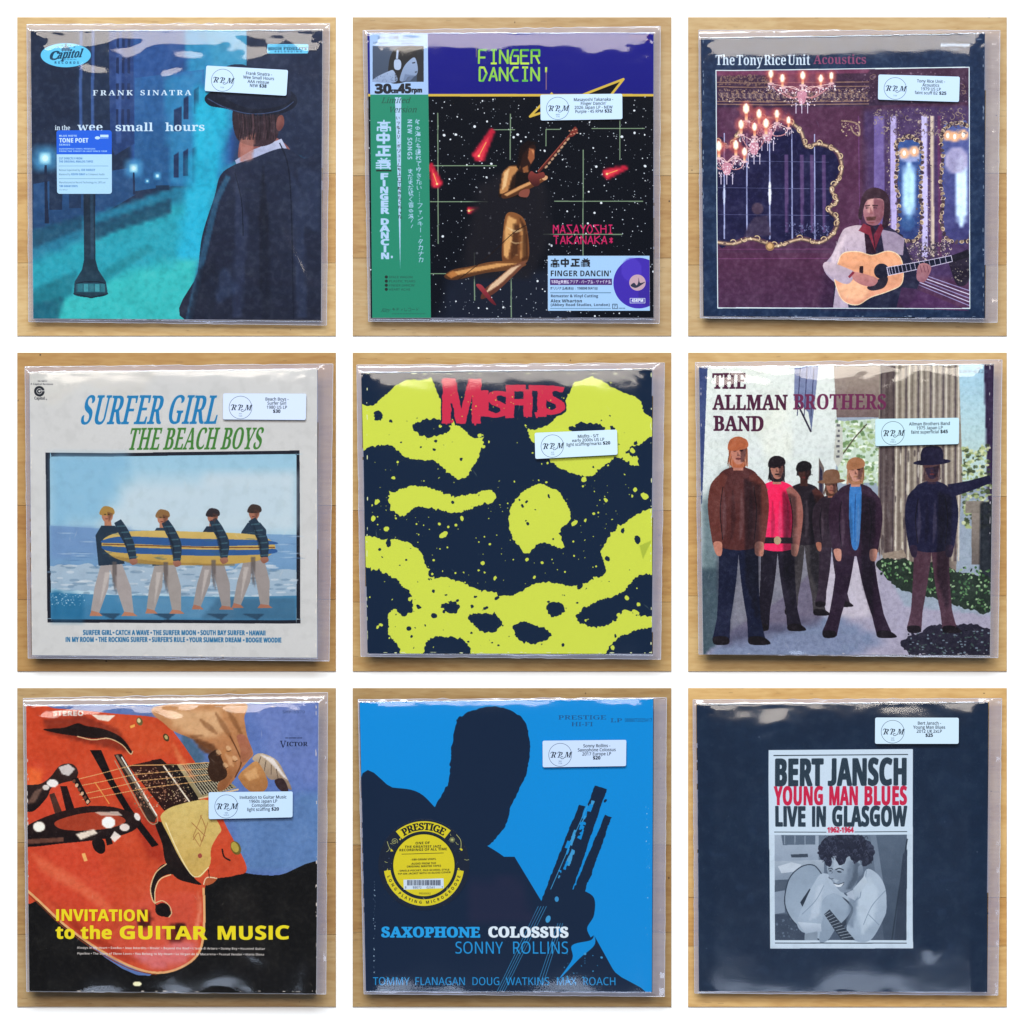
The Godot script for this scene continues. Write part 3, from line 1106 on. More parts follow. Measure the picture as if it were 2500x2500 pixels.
	for f in ["1250,760 1285,735 1320,715 1360,735 1395,765 1402,900 1392,1040 1402,1160 1384,1300 1322,1325 1262,1292 1270,1120 1248,980 1258,860", "1672,660 1600,640 1540,670 1512,720 1520,860 1508,980 1524,1100 1512,1210 1555,1325 1672,1330"]:
		var edge := sm(f, f.begins_with("1250"), 5)
		for k in edge.size():
			var p := edge[k]
			P(oval(p.x, p.y, 14, 10, k * 50, 10), ["4a3a40", "8a7460", "3a2c38"][k % 3])
			if k % 2:
				curl(p.x, p.y, 15, k * 1.3, 1.0, 5, "d0b898")
	for k in 46:
		curl(rng.randf_range(1080, 1660), rng.randf_range(560, 720), rng.randf_range(10, 22), rng.randf_range(0, 6), 1.0, 5, "8f7c70" if k % 2 else "54424c")
	for k in 60:
		curl(rng.randf_range(1290, 1570), rng.randf_range(1330, 1450), rng.randf_range(8, 18), rng.randf_range(0, 6), -1.0, 5, "b8a898" if k % 3 == 0 else "4a3c48")
	for k in 60:
		curl(rng.randf_range(215, 1660), rng.randf_range(350, 510), rng.randf_range(8, 18), rng.randf_range(0, 6), 1.0, 4, "7c645c" if k % 2 else "4a3644")
	for y in [575, 640, 700]:
		specks(50, 1110, y - 20, 1660, y + 24, 2, 7, "7c6c70")
	specks(240, 1290, 1330, 1560, 1440, 2, 7, "3c3242")
	specks(110, 1290, 1330, 1560, 1440, 1.5, 5, "b4a69c")
	P(sm("1560,1430 1640,1390 1674,1395 1674,1560 1610,1590 1570,1500"), "221c2c")
	specks(40, 1565, 1400, 1672, 1570, 1.5, 5, "8c8478")
	for k in 5:
		L("1340,%d 1675,%d" % [1500 + k * 17, 1620 + k * 22], 5, "c8c4ea" if k % 2 else "8f88b4")
	P("1130,1560 1340,1600 1675,1740 1300,1725", "46284e")
	# chandeliers
	for c in [[700, 440, 180, 5], [500, 660, 130, 4], [260, 860, 110, 4], [420, 740, 70, 3]]:
		var cx: float = c[0]
		var cy: float = c[1]
		var w: float = c[2]
		S(oval(cx, cy - 40, w * 1.05, 70), "8c4458", 0.6, 50)
		for k in c[3]:
			var t: float = float(k) / (c[3] - 1) * 2.0 - 1.0
			var x: float = cx + w * sin(t * 1.35) + rng.randf_range(-8, 8)
			var yy: float = cy - 4 + 26 * absf(t) * (1.0 if k % 2 else -0.4)
			var z := rng.randf_range(0.72, 1.1)
			L(sm("%f,%f %f,%f %f,%f %f,%f" % [cx, cy + 26, cx + (x - cx) * 0.35, cy + 52, cx + (x - cx) * 0.8, yy + 20, x, yy - 18], false, 5), 6, "b4787c")
			L(sm("%f,%f %f,%f %f,%f" % [cx, cy + 14, cx + (x - cx) * 0.5, cy - 14, x, yy - 14], false, 5), 4, "e0b4b0")
			R(x - 8 * z, yy - 62 * z, x + 8 * z, yy - 20, "d8966e", "f0b890")
			S(oval(x, yy - 80 * z, 40 * z, 46 * z), "c45c50", 0.5, 30)
			S(oval(x, yy - 82 * z, 17 * z, 27 * z), "ffd8b0", 0.95, 12)
			P(sm("%f,%f %f,%f %f,%f %f,%f" % [x, yy - 112 * z, x + 10 * z, yy - 78 * z, x, yy - 62 * z, x - 10 * z, yy - 78 * z]), "fffaf0")
			P(oval(x, yy - 16, 22 * z, 7), "caa0a4")
			for d in 4:
				L("%f,%f %f,%f" % [x - 18 + d * 12, yy - 10, x - 18 + d * 12, yy + rng.randf_range(10, 34)], 3, "c8b4c4" if d % 2 else "8c6474")
			specks(12, x - 28, yy - 14, x + 28, yy + 24, 2, 5, "f0d8dc")
		P(sm("%f,%f %f,%f %f,%f %f,%f" % [cx - 26, cy + 20, cx + 26, cy + 20, cx + 16, cy + 80, cx - 16, cy + 80]), "b4788a")
		specks(70, cx - w * 0.5, cy, cx + w * 0.5, cy + 100, 2, 5, "e2c4cc")
		for d in 3:
			L("%f,%f %f,%f" % [cx - 34 + d * 34, cy + 80, cx - 34 + d * 34, cy + 140], 5, "c8bcd8")
	# a seated guitar player
	S("830,1500 1320,1400 1400,1600 1300,1740 800,1740", "2a1a34", 0.5, 50)
	P("900,1400 960,1250 1040,1235 1100,1225 1200,1235 1290,1290 1330,1420 1390,1560 1370,1610 1280,1600 1250,1722 880,1722 890,1560", "262036", "1c2038")
	P(sm("825,1490 880,1400 925,1290 960,1248 1050,1235 1075,1300 1080,1400 980,1450 960,1580 900,1580"), "b8a4ae", "9a8ca4")
	P("1160,1255 1250,1275 1300,1310 1290,1410 1180,1390", "8a7a90")
	P("900,1560 950,1580 970,1722 880,1722", "a898ac")
	P("1060,1230 1110,1225 1150,1300 1130,1400 1075,1400", "2a1626")
	P("1030,1265 1060,1222 1100,1240 1130,1390 1090,1290", "7a2838")
	P("1130,1370 1180,1240 1160,1220 1120,1290", "6a2234")
	P(sm("1060,1120 1070,1070 1150,1060 1185,1110 1175,1180 1140,1230 1085,1225 1062,1180"), "ae7c80", "8a5660")
	P(sm("1030,1180 1045,1090 1075,1030 1130,1012 1190,1040 1216,1110 1205,1230 1170,1240 1180,1150 1170,1080 1085,1085 1060,1140 1050,1200"), "3c2832", "2c1c28")
	P("1078,1190 1132,1186 1128,1200 1082,1204", "452a2c")
	P("1072,1128 1096,1124 1096,1132 1074,1135", "30222a")
	P("1116,1124 1142,1126 1140,1134 1118,1132", "30222a")
	S("1120,1070 1180,1090 1175,1190 1130,1225 1120,1150", "6a3c48", 0.65, 16)
	S("1085,1080 1120,1075 1115,1150 1085,1160", "c89890", 0.7, 12)
	S("1100,1125 1118,1165 1098,1168", "8a5458", 0.8, 7)
	S("1075,1184 1135,1180 1130,1202 1080,1206", "50302c", 0.95, 7)
	S("1085,1215 1130,1212 1120,1222 1092,1223", "7a4448", 0.9, 5)
	S("1068,1116 1100,1111 1098,1118 1070,1122", "2c1c20", 0.9, 5)
	S("1112,1112 1146,1114 1144,1121 1114,1119", "2c1c20", 0.9, 5)
	for k in 5:
		L(sm("%d,%d %d,%d %d,%d" % [900 + k * 22, 1330 + k * 14, 905 + k * 22, 1400 + k * 12, 880 + k * 20, 1470], false), 4, "8c7c88")
	S("870,1420 930,1310 960,1290 920,1420 880,1500", "d0bcc4", 0.7, 20)
	var body := sm("905,1470 940,1400 1030,1390 1110,1410 1200,1385 1265,1410 1290,1480 1280,1580 1200,1625 1100,1660 1020,1705 940,1680 900,1600 890,1540")
	P(body, "d8986f", "cf8e74")
	S(oval(1000, 1620, 90, 60), "e4b08a", 0.7, 40)
	L(body, 5, "e6c4a0", true)
	P(oval(1165, 1505, 45, 46), "191a2c")
	P(sm("1080,1600 1130,1560 1200,1540 1180,1600 1110,1620"), "24202e")
	P("1036,1476 1058,1474 1056,1526 1034,1524", "2c1a20")
	P("1195,1482 1570,1414 1578,1448 1204,1530", "12162a")
	L("1195,1482 1570,1414 1578,1448 1204,1530", 4, "c8c0d8", true)
	for k in 15:
		var t := pow(k / 15.0, 1.35)
		L("%f,%f %f,%f" % [1197 + t * 372, 1484 - t * 68, 1206 + t * 370, 1528 - t * 80], 3, "bcb4d0")
	P("1572,1412 1674,1388 1674,1425 1580,1450", "14121e")
	P(sm("1370,1550 1380,1470 1420,1455 1455,1480 1440,1530 1410,1570"), "a47074", "8a5a68")
	for k in 3:
		L("%d,1470 %d,1510" % [1390 + k * 20, 1400 + k * 20], 4, "6a3c4c")
	P(sm("825,1490 850,1450 990,1500 1005,1530 970,1580 900,1560"), "b8a4ae", "a090a4")
	P(sm("995,1510 1060,1520 1140,1550 1120,1590 1060,1590 1000,1555"), "b87c74", "9c6468")
	L("975,1540 1000,1512", 14, "7a2838")
	P("60,60 196,60 206,1900 60,1900", "1a2b47")
	P("60,60 1850,60 1850,316 1675,318 196,333 60,334", "1a2b47")
	P("1677,318 1850,316 1850,1900 1681,1900", "1a2b47")
	soften(0.38)
	mottle(0.06, 0.03, 9)
	mottle(0.07, 0.12, 10)
	grain(0.12)
	L("196,334 1675,317 1679,1726 206,1724", 4, "c2d0ea", true)
	pic.adjust_bcs(1.16, 1.10, 0.95)
	wear(118, 150, 1762, 1776, 90, "7c8ca4")
	T("The Tony Rice Unit", 193, 748, 302, 58, "slab", "d6e6f6", {"gap": 0.45})
	T("Acoustics", 765, 1075, 297, 52, "slab", "8e4a6e")
	T("kaleidoscope", 1505, 1676, 196, 19, "slab", "c2d4ea", {"skew": 0.3, "weight": 0.8})
	T("F-10", 1567, 1612, 219, 13, "serif", "c2d4ea")
	return done(1024, 1024)


func walker(x: float, y: float, k: float, jacket: String, trousers: String, skin: String, hair: String, stride: float, lean: float) -> void:
	# a small plain figure; y = feet, k = height in plan pixels
	var j := func(u: float, v: float) -> Vector2: return Vector2(x + u * k + lean * v * k, y - v * k)
	P(PackedVector2Array([j.call(-0.08, 0.5), j.call(0.0, 0.5), j.call(0.02 - stride * 0.4, 0.26), j.call(-stride, 0.03), j.call(-stride - 0.075, 0.05), j.call(-0.1 - stride * 0.45, 0.26)]), trousers)
	P(PackedVector2Array([j.call(-0.03, 0.5), j.call(0.1, 0.5), j.call(0.11 + stride * 0.5, 0.26), j.call(stride + 0.055, 0.03), j.call(stride - 0.03, 0.03), j.call(0.0 + stride * 0.3, 0.26)]), trousers)
	P(PackedVector2Array([j.call(-stride - 0.09, 0.0), j.call(-stride - 0.07, 0.05), j.call(-stride, 0.03), j.call(-stride + 0.03, 0.0)]), skin)
	P(PackedVector2Array([j.call(stride - 0.06, 0.0), j.call(stride - 0.03, 0.04), j.call(stride + 0.05, 0.03), j.call(stride + 0.09, 0.0)]), skin)
	P(PackedVector2Array([j.call(-0.03, 0.88), j.call(0.03, 0.88), j.call(0.035, 0.8), j.call(-0.035, 0.8)]), skin)
	P(PackedVector2Array([j.call(-0.06, 0.83), j.call(0.06, 0.83), j.call(0.12, 0.76), j.call(0.13, 0.48), j.call(-0.11, 0.46), j.call(-0.12, 0.74)]), jacket)
	P(oval(x + lean * 0.93 * k, y - 0.925 * k, 0.052 * k, 0.068 * k), skin)
	P(sm("%f,%f %f,%f %f,%f %f,%f" % [x + lean * k - 0.065 * k, y - 0.93 * k, x + lean * k - 0.03 * k, y - 1.005 * k, x + lean * k + 0.055 * k, y - 0.99 * k, x + lean * k + 0.06 * k, y - 0.93 * k]), hair)


func cover_beach() -> Image:
	canvas(Q("98,140 1778,120 1778,1805 112,1790"), SIDE, SIDE, "d4d2cf")
	cloudy("9c9a98", 0.05, 0.012, 3, 0.5, 2.0)
	S("60,60 900,60 700,330 420,200 240,330 60,260", "d8d2c8", 0.5, 50)
	P("192,606 1675,594 1680,1602 203,1599", "10131f")
	var corner := sm("218,640 228,630 245,628 900,620 1640,615 1652,620 1657,634 1657,1000 1658,1560 1654,1574 1640,1580 900,1580 245,1578 230,1572 225,1556 220,1100", true, 4)
	P(corner, "9cc6da", "bcd4de")
	S("212,612 700,612 500,1000 212,1060", "86b8d4", 0.8, 120)
	S("700,760 1660,700 1660,1080 500,1060", "c6d6de", 0.9, 110)
	# sea, surf, wet sand
	P("216,1032 500,1046 1657,1086 1658,1300 218,1300", "7da2c6", "6f98be")
	S("216,1032 500,1046 700,1060 560,1200 218,1230", "6d90bc", 0.8, 50)
	for k in 60:
		var y := rng.randf_range(1050, 1270)
		var x := rng.randf_range(225, 1600)
		S("%f,%f %f,%f %f,%f %f,%f" % [x, y, x + 70, y - 3, x + 110, y + 3, x + 40, y + 6], "b4cade" if k % 3 else "547aa6", 0.5, 6)
	P(rough(pts("218,1262 420,1255 700,1270 1000,1260 1300,1275 1658,1290 1658,1450 1200,1440 700,1430 218,1400"), 9, 22), "a9bccb", "9ab2c6")
	for k in 150:
		var y := rng.randf_range(1262, 1440)
		var x := rng.randf_range(222, 1640)
		S(oval(x, y, rng.randf_range(14, 44), rng.randf_range(4, 9)), "d6dde2" if k % 2 else "6d8aa2", 0.6, 5)
	P("219,1425 700,1440 1200,1445 1658,1440 1656,1582 224,1580", "4585ac", "3a7aa2")
	S("219,1400 420,1450 420,1582 222,1582", "1f6a94", 0.85, 50)
	S("600,1440 1300,1450 1300,1580 700,1580", "5f8fb0", 0.7, 50)
	S("1200,1450 1658,1445 1656,1582 1100,1582", "3a6482", 0.7, 40)
	specks(90, 226, 1430, 420, 1500, 1.5, 4, "a8cce0")
	# a plain beach outing: four figures with a long striped board
	for f in [[560, 1548, 600, 0.06], [880, 1540, 560, 0.02], [1190, 1520, 560, -0.01], [1400, 1510, 560, 0.0]]:
		S("%f,%f %f,%f %f,%f" % [f[0] - 60, 1545.0, f[0] + 70, 1545.0, f[0] + 30, 1582.0], "1f3c54", 0.8, 12)
	walker(590, 1560, 640, "1c2e40", "a79c98", "b87a5c", "a8803c", 0.13, -0.06)
	walker(890, 1545, 610, "22384c", "a09690", "b4765a", "8a6238", 0.10, -0.02)
	walker(1170, 1520, 590, "1b2b3e", "988e8a", "a86c54", "2a2226", 0.12, 0.0)
	walker(1400, 1510, 600, "203346", "9c918c", "a86c54", "3a2a24", 0.11, 0.02)
	var board := sm("520,1140 545,1098 640,1066 850,1056 1150,1064 1380,1078 1490,1105 1535,1155 1500,1205 1400,1240 1150,1256 850,1256 650,1236 555,1190")
	P(board, "d2b263", "c09a4a")
	P(sm("535,1112 640,1092 850,1096 1150,1104 1400,1112 1500,1118 1528,1140 1150,1146 850,1140 640,1132 524,1130"), "2a5690")
	P(sm("524,1150 640,1154 850,1160 1150,1166 1400,1170 1530,1166 1505,1195 1150,1202 850,1196 660,1190 548,1176"), "2a5690")
	L("528,1138 850,1146 1200,1154 1530,1158", 6, "6e3a24")
	S("560,1205 900,1245 1300,1250 1300,1262 700,1256", "8a6a34", 0.6, 10)
	for a in [[640, 1010, 705, 1225], [918, 1010, 960, 1235], [1196, 1000, 1235, 1215], [1424, 1000, 1470, 1215]]:
		stroke(sm("%d,%d %d,%d %d,%d %d,%d" % [a[0] - 26, a[1] - 8, a[0] + 6, a[1] + 50, a[0] + 44, (a[1] + a[3]) / 2 + 20, a[2], a[3]], false), [44, 60, 54, 42], "1d3042")
		for k in 6:
			var y := lerpf(a[1] + 20, a[3] - 14, k / 5.0)
			var x := lerpf(a[0] - 4, a[2], k / 5.0) + 14.0 * sin(k * 0.6)
			S("%f,%f %f,%f %f,%f %f,%f" % [x - 26, y, x + 26, y - 4, x + 26, y + 3, x - 26, y + 7], "48707c", 0.7, 4)
		S(sm("%d,%d %d,%d %d,%d" % [a[0] - 22, a[1] + 10, a[0] + 24, (a[1] + a[3]) / 2 + 20, a[2] - 16, a[3]], false), "0c1622", 0.7, 10)
		P(sm("%d,%d %d,%d %d,%d %d,%d" % [a[2] - 22, a[3] + 4, a[2] + 18, a[3] - 2, a[2] + 24, a[3] + 22, a[2] - 6, a[3] + 34]), "a66e56", "8a5644")
	for f in [[590, 1560, 640, -0.06, 0.13], [890, 1545, 610, -0.02, 0.10], [1170, 1520, 590, 0.0, 0.12], [1400, 1510, 600, 0.02, 0.11]]:
		var k: float = f[2]
		var hx: float = f[0] + f[3] * k * 0.93
		var hy: float = f[1] - k * 0.925
		S("%f,%f %f,%f %f,%f" % [hx, hy - 20, hx + 34, hy - 10, hx + 10, hy + 40], "5a3428", 0.6, 10)
		S(oval(hx - 12, hy - 4, 6, 3), "2a1814", 0.9, 4)
		S(oval(hx + 8, hy - 4, 6, 3), "2a1814", 0.9, 4)
		S(oval(hx - 4, hy + 22, 9, 3), "6a3028", 0.9, 4)
		S("%f,%f %f,%f %f,%f %f,%f" % [f[0] - 8, f[1] - k * 0.5, f[0] + 20, f[1] - k * 0.5, f[0] + 14, f[1] - k * 0.2, f[0] - 4, f[1] - k * 0.3], "5c5250", 0.75, 14)
		S("%f,%f %f,%f %f,%f" % [f[0] - k * 0.08, f[1] - k * 0.4, f[0] - k * 0.03, f[1] - k * 0.4, f[0] - k * f[4], f[1] - k * 0.08], "d0c4bc", 0.6, 10)
		for n in 5:
			S(oval(f[0] + rng.randf_range(-50, 40), f[1] - k * rng.randf_range(0.52, 0.76), 30, 3, rng.randf_range(-8, 8)), "3f6470", 0.5, 4)
	soften(0.42)
	mottle(0.03, 0.05, 13)
	grain(0.09)
	wear(106, 142, 1776, 1796, 80, "e4dcd2")
	T("SURFER GIRL", 392, 1190, 437, 166, "slab", "1878ae", {"skew": 0.22, "gap": 1.0, "weight": 0.5})
	T("THE BEACH BOYS", 668, 1450, 585, 126, "slab", "3f7a30", {"skew": 0.22, "gap": 1.0, "weight": 0.5})
	T("SURFER GIRL", 410, 580, 1671, 28, "bold", "1c6a98", {"weight": 0.8})
	for row in [["CATCH A WAVE", 600, 798, 1671], ["THE SURFER MOON", 820, 1072, 1671], ["SOUTH BAY SURFER", 1096, 1356, 1671], ["HAWAII", 1380, 1478, 1672], ["IN MY ROOM", 308, 475, 1712], ["THE ROCKING SURFER", 500, 788, 1712], ["SURFER'S RULE", 812, 1007, 1712], ["YOUR SUMMER DREAM", 1031, 1336, 1713], ["BOOGIE WOODIE", 1360, 1570, 1714]]:
		T(row[0], row[1], row[2], row[3], 28, "bold", "1c6a98", {"weight": 0.8})
		if row[1] != 308:
			R(row[1] - 16, row[3] - 18, row[1] - 6, row[3] - 9, "1c6a98")
	T("SN-16014", 146, 199, 193, 8, "bold", "2a2c34")
	T("A Capitol Re-Issue", 104, 236, 211, 10, "bold", "3a3c44")
	P(oval(156, 248, 31, 31), "1d2028")
	P(oval(156, 248, 17, 17), "d4d2cf")
	P(oval(156, 248, 14, 14), "1d2028")
	P(oval(156, 248, 6, 6), "d4d2cf")
	R(160, 243, 187, 247, "d4d2cf")
	T("Capitol", 126, 188, 297, 17, "bold", "1d2028")
	T("®", 192, 203, 299, 8, "sans", "1d2028")
	return done(1024, 1024)


func cover_yellow_blots() -> Image:
	canvas(Q("75,140 1772,120 1772,1782 112,1780"), SIDE, SIDE, "d3de4c")
	# big uneven ink blots with splashes, plain and patternless
	var ink := "10233c"  # black ink with the sleeve's bluish haze mixed into its colour
	P(rough(sm("60,60 560,90 500,170 330,190 230,260 140,330 60,290", true, 8), 6, 6), ink)
	P(rough(sm("1100,60 1830,60 1830,400 1740,380 1690,290 1560,240 1440,170 1270,200 1150,150", true, 8), 6, 6), ink)
	P(rough(sm("540,70 1290,70 1270,300 1180,430 1060,470 980,400 860,450 760,520 640,440 540,300", true, 8), 6, 6), ink)
	P(rough(sm("60,640 220,560 360,640 520,660 660,760 760,640 840,430 1000,400 1080,540 1230,690 1420,740 1540,640 1700,560 1830,520 1830,860 1700,960 1560,1060 1480,1180 1500,1300 1340,1380 1120,1360 960,1440 760,1400 600,1340 480,1330 420,1180 300,1120 60,1050", true, 8), 7, 6), ink)
	# one tall yellow break in the ink, off centre, and a long slanting one
	P(rough(sm("1010,840 1120,790 1250,850 1300,980 1240,1060 1260,1160 1130,1130 1040,1190 960,1080 950,950", true, 8), 7, 6), "d3de4c")
	P(rough(sm("240,860 420,800 640,860 820,820 860,880 640,950 420,920 300,980", true, 8), 8, 6), "d3de4c")
	# puddles and small spatter below
	for b in ["60,1330 200,1300 330,1400 380,1500 330,1560 260,1520 230,1640 300,1760 260,1830 60,1830", "1330,1560 1460,1470 1600,1420 1680,1330 1790,1320 1830,1400 1830,1560 1720,1560 1620,1530 1540,1600 1400,1620", "700,1560 820,1540 900,1590 860,1650 760,1640", "960,1620 1060,1600 1180,1660 1120,1720 1000,1700", "1560,1700 1700,1640 1830,1640 1830,1830 1520,1830", "470,1700 600,1680 700,1740 690,1830 450,1830", "540,1500 600,1470 650,1510 600,1550", "1160,1500 1240,1480 1260,1540 1190,1560", "380,440 500,410 600,450 560,500 430,500", "1330,440 1420,430 1500,460 1440,510 1340,490", "150,380 190,370 200,410 160,420"]:
		P(rough(sm(b, true, 6), 9, 6), ink)
	for k in 190:
		var x := rng.randf_range(120, 1740)
		var y := rng.randf_range(380, 1760)
		var r := 2.0 + 15.0 * pow(rng.randf(), 3.0)
		P(rough(oval(x, y, r * rng.randf_range(0.7, 1.8), r, rng.randf_range(0, 180), 14), 3.0, 4.0), "d3de4c" if pic.get_pixelv(Vector2i(px(Vector2(x, y)).clamp(Vector2.ZERO, Vector2(2047, 2047)))).b < 0.27 else ink)
	specks(150, 130, 760, 1700, 1400, 2, 9, "d3de4c")
	specks(30, 1100, 130, 1740, 330, 2, 6, "d3de4c")
	for k in 5:
		P(rough(sm("%d,%d %d,%d %d,%d %d,%d" % [1480 + k * 40, 560 + k * 22, 1520 + k * 40, 540 + k * 22, 1540 + k * 38, 580 + k * 24, 1500 + k * 36, 600 + k * 20], true, 5), 9, 6), "d3de4c")
	# dripping red lettering on an inky halo
	var name_ := [["M", 556, 770, 174, 434], ["I", 775, 812, 244, 396], ["S", 815, 935, 244, 400], ["F", 925, 1030, 213, 404], ["I", 1030, 1068, 240, 398], ["T", 1060, 1200, 213, 398], ["S", 1140, 1258, 216, 384]]
	for pass_ in 2:
		for g in name_:
			var o := outline("bold", g[0])
			var lo := Vector2(1e9, 1e9)
			var hi := Vector2(-1e9, -1e9)
			for ring in o.rings:
				for p in ring:
					lo = lo.min(p)
					hi = hi.max(p)
			var sx: float = (g[2] - g[1]) / (hi.x - lo.x)
			var sy: float = (g[4] - g[3]) / (hi.y - lo.y)
			for s in ([Vector2(-13, -10), Vector2(13, -10), Vector2(-13, 12), Vector2(13, 12), Vector2(0, 14), Vector2(0, -12)] if pass_ == 0 else [Vector2(-6, 0), Vector2(6, 0), Vector2.ZERO]):
				rng.seed = 40 + str(g[0]).unicode_at(0)
				var rings := []
				for ring in o.rings:
					var out := PackedVector2Array()
					for p in ring:
						out.append(Vector2(g[1] + (p.x - lo.x) * sx, g[3] + (p.y - lo.y) * sy) + s)
					rings.append(laid(rough(out, 3.2, 7.0)))
				scan(pic, rings, Color(ink if pass_ == 0 else "d22f4c"))
	for d in [[575, 400, 440], [607, 415, 432], [742, 410, 446], [950, 380, 404], [1042, 370, 402], [1100, 370, 404]]:
		stroke(pts("%d,%d %d,%d" % [d[0], d[1], d[0] + 2, d[2]]), [26, 9], "d22f4c")
	rng.seed = 11
	specks(50, 560, 190, 1250, 420, 1, 4, "d3de4c")
	S("1700,1150 1770,1120 1720,1230", "a8b83c", 0.8, 8)
	wear(104, 142, 1770, 1780, 90, "e4e8b0")
	grain(0.04)
	return done(1024, 1024)


func person(x: float, y: float, h: float, o: Dictionary) -> void:
	# an unnamed standing figure, y = feet; o.coat, o.legs, o.skin, o.hair, o.shirt, o.hat
	var w := h * 0.104
	var hip := y - h * 0.5
	var neck := y - h * 0.845
	for s in [-1, 1]:
		var g: float = o.get("gait", 0.5)
		stroke(sm("%f,%f %f,%f %f,%f %f,%f" % [x + s * w * 0.42, hip - 30, x + s * w * (0.3 + g * 0.5), y - h * 0.30, x + s * w * (0.25 + g), y - h * 0.12, x + s * w * (0.2 + g * 1.4), y - h * 0.015], false), [h * 0.105, h * 0.085, h * 0.066, h * 0.085], o.legs)
		P(sm("%f,%f %f,%f %f,%f %f,%f" % [x + s * w * (0.2 + g * 1.4) - h * 0.035, y - h * 0.03, x + s * w * (0.2 + g * 1.4) + h * 0.03, y - h * 0.03, x + s * w * (0.3 + g * 1.5) + h * 0.05, y + h * 0.004, x + s * w * (0.2 + g * 1.4) - h * 0.03, y + h * 0.006]), "151014")
	P(sm("%f,%f %f,%f %f,%f %f,%f %f,%f %f,%f %f,%f %f,%f" % [x - w * 0.34, neck - h * 0.005, x + w * 0.34, neck - h * 0.005, x + w * 0.96, neck + h * 0.045, x + w * 0.86, hip - h * 0.14, x + w * 0.92, hip + h * 0.03, x - w * 0.92, hip + h * 0.03, x - w * 0.86, hip - h * 0.14, x - w * 0.96, neck + h * 0.045]), o.coat)
	if o.has("shirt"):
		P(sm("%f,%f %f,%f %f,%f %f,%f" % [x - w * 0.30, neck + h * 0.012, x + w * 0.30, neck + h * 0.012, x + w * 0.20, hip - h * 0.02, x - w * 0.22, hip - h * 0.02]), o.shirt)
		L("%f,%f %f,%f" % [x, neck + h * 0.05, x - 3.0, hip - h * 0.03], 3, "20345c")
	for s in [-1, 1]:
		stroke(sm("%f,%f %f,%f %f,%f %f,%f" % [x + s * w * 0.62, neck + h * 0.03, x + s * w * 0.98, neck + h * 0.09, x + s * w * 1.14, hip - h * 0.15, x + s * w * 0.98, hip + h * 0.025], false), [h * 0.03, h * 0.07, h * 0.062, h * 0.046], o.get("sleeve", o.coat))
		L(sm("%f,%f %f,%f %f,%f" % [x + s * w * 0.72, neck + h * 0.09, x + s * w * 0.86, hip - h * 0.14, x + s * w * 0.74, hip], false), 4, "0e0a10")
		P(sm("%f,%f %f,%f %f,%f %f,%f" % [x + s * w * 0.98 - h * 0.02, hip + h * 0.015, x + s * w * 0.98 + h * 0.02, hip + h * 0.015, x + s * w * 0.94 + h * 0.014, hip + h * 0.075, x + s * w * 0.92 - h * 0.014, hip + h * 0.07]), o.skin)
	# folds and the shaded side
	for k in 4:
		S(sm("%f,%f %f,%f %f,%f" % [x - w * 0.7 + k * w * 0.42, neck + h * 0.1, x - w * 0.55 + k * w * 0.42, hip - h * 0.1, x - w * 0.75 + k * w * 0.4, hip]), "0c080e" if k % 2 else "8a7c84", 0.22, 12)
	S("%f,%f %f,%f %f,%f %f,%f" % [x + w * 0.3, neck + h * 0.05, x + w * 1.1, neck + h * 0.08, x + w * 0.9, y - h * 0.1, x + w * 0.3, y - h * 0.3], "08060c", 0.45, 26)
	R(x - h * 0.025, neck - h * 0.05, x + h * 0.025, neck + h * 0.01, o.skin)
	var hy := y - h * 0.925
	var mane: float = o.get("mane", 0.07)
	P(sm("%f,%f %f,%f %f,%f %f,%f %f,%f %f,%f" % [x - h * 0.034, hy + h * mane, x - h * 0.047, hy + h * 0.01, x - h * 0.030, hy - h * 0.064, x + h * 0.028, hy - h * 0.066, x + h * 0.047, hy, x + h * 0.036, hy + h * mane]), o.hair)
	for k in 18:
		var sx := -1.0 if k % 2 else 1.0
		var hx := x + sx * h * rng.randf_range(0.026, 0.046)
		L(sm("%f,%f %f,%f %f,%f" % [hx * 0.4 + x * 0.6, hy - h * 0.05, hx, hy + h * 0.01, hx + sx * h * rng.randf_range(-0.014, 0.012), hy + h * mane * rng.randf_range(0.8, 1.15)], false, 4), 3.5, Color(o.hair).lightened(rng.randf_range(0.0, 0.25)).to_html(false) if k % 3 else Color(o.hair).darkened(0.4).to_html(false))
	P(sm("%f,%f %f,%f %f,%f %f,%f %f,%f" % [x - h * 0.036, hy - h * 0.02, x, hy - h * 0.055, x + h * 0.036, hy - h * 0.02, x + h * 0.028, hy + h * 0.035, x - h * 0.024, hy + h * 0.038]), o.skin)
	P(oval(x + h * 0.002, hy + h * 0.035, h * 0.026, h * 0.026), o.skin)
	for s in [-1, 1]:
		S(oval(x + s * h * 0.016, hy - h * 0.006, h * 0.009, h * 0.005), "1c1014", 0.9, 5)
	S("%f,%f %f,%f %f,%f" % [x - h * 0.004, hy, x + h * 0.010, hy + h * 0.022, x - h * 0.006, hy + h * 0.022], "4a2c28", 0.6, 5)
	S(oval(x + h * 0.001, hy + h * 0.034, h * 0.014, h * 0.005), o.hair if o.get("moustache", false) else "5a2c2c", 0.9, 5)
	S("%f,%f %f,%f %f,%f %f,%f" % [x + h * 0.012, hy - h * 0.04, x + h * 0.045, hy - h * 0.02, x + h * 0.03, hy + h * 0.05, x + h * 0.01, hy + h * 0.05], "180c10", 0.5, 12)
	P(sm("%f,%f %f,%f %f,%f %f,%f" % [x - h * 0.046, hy - h * 0.005, x - h * 0.035, hy - h * 0.062, x + h * 0.035, hy - h * 0.064, x + h * 0.044, hy - h * 0.02]), o.hair)
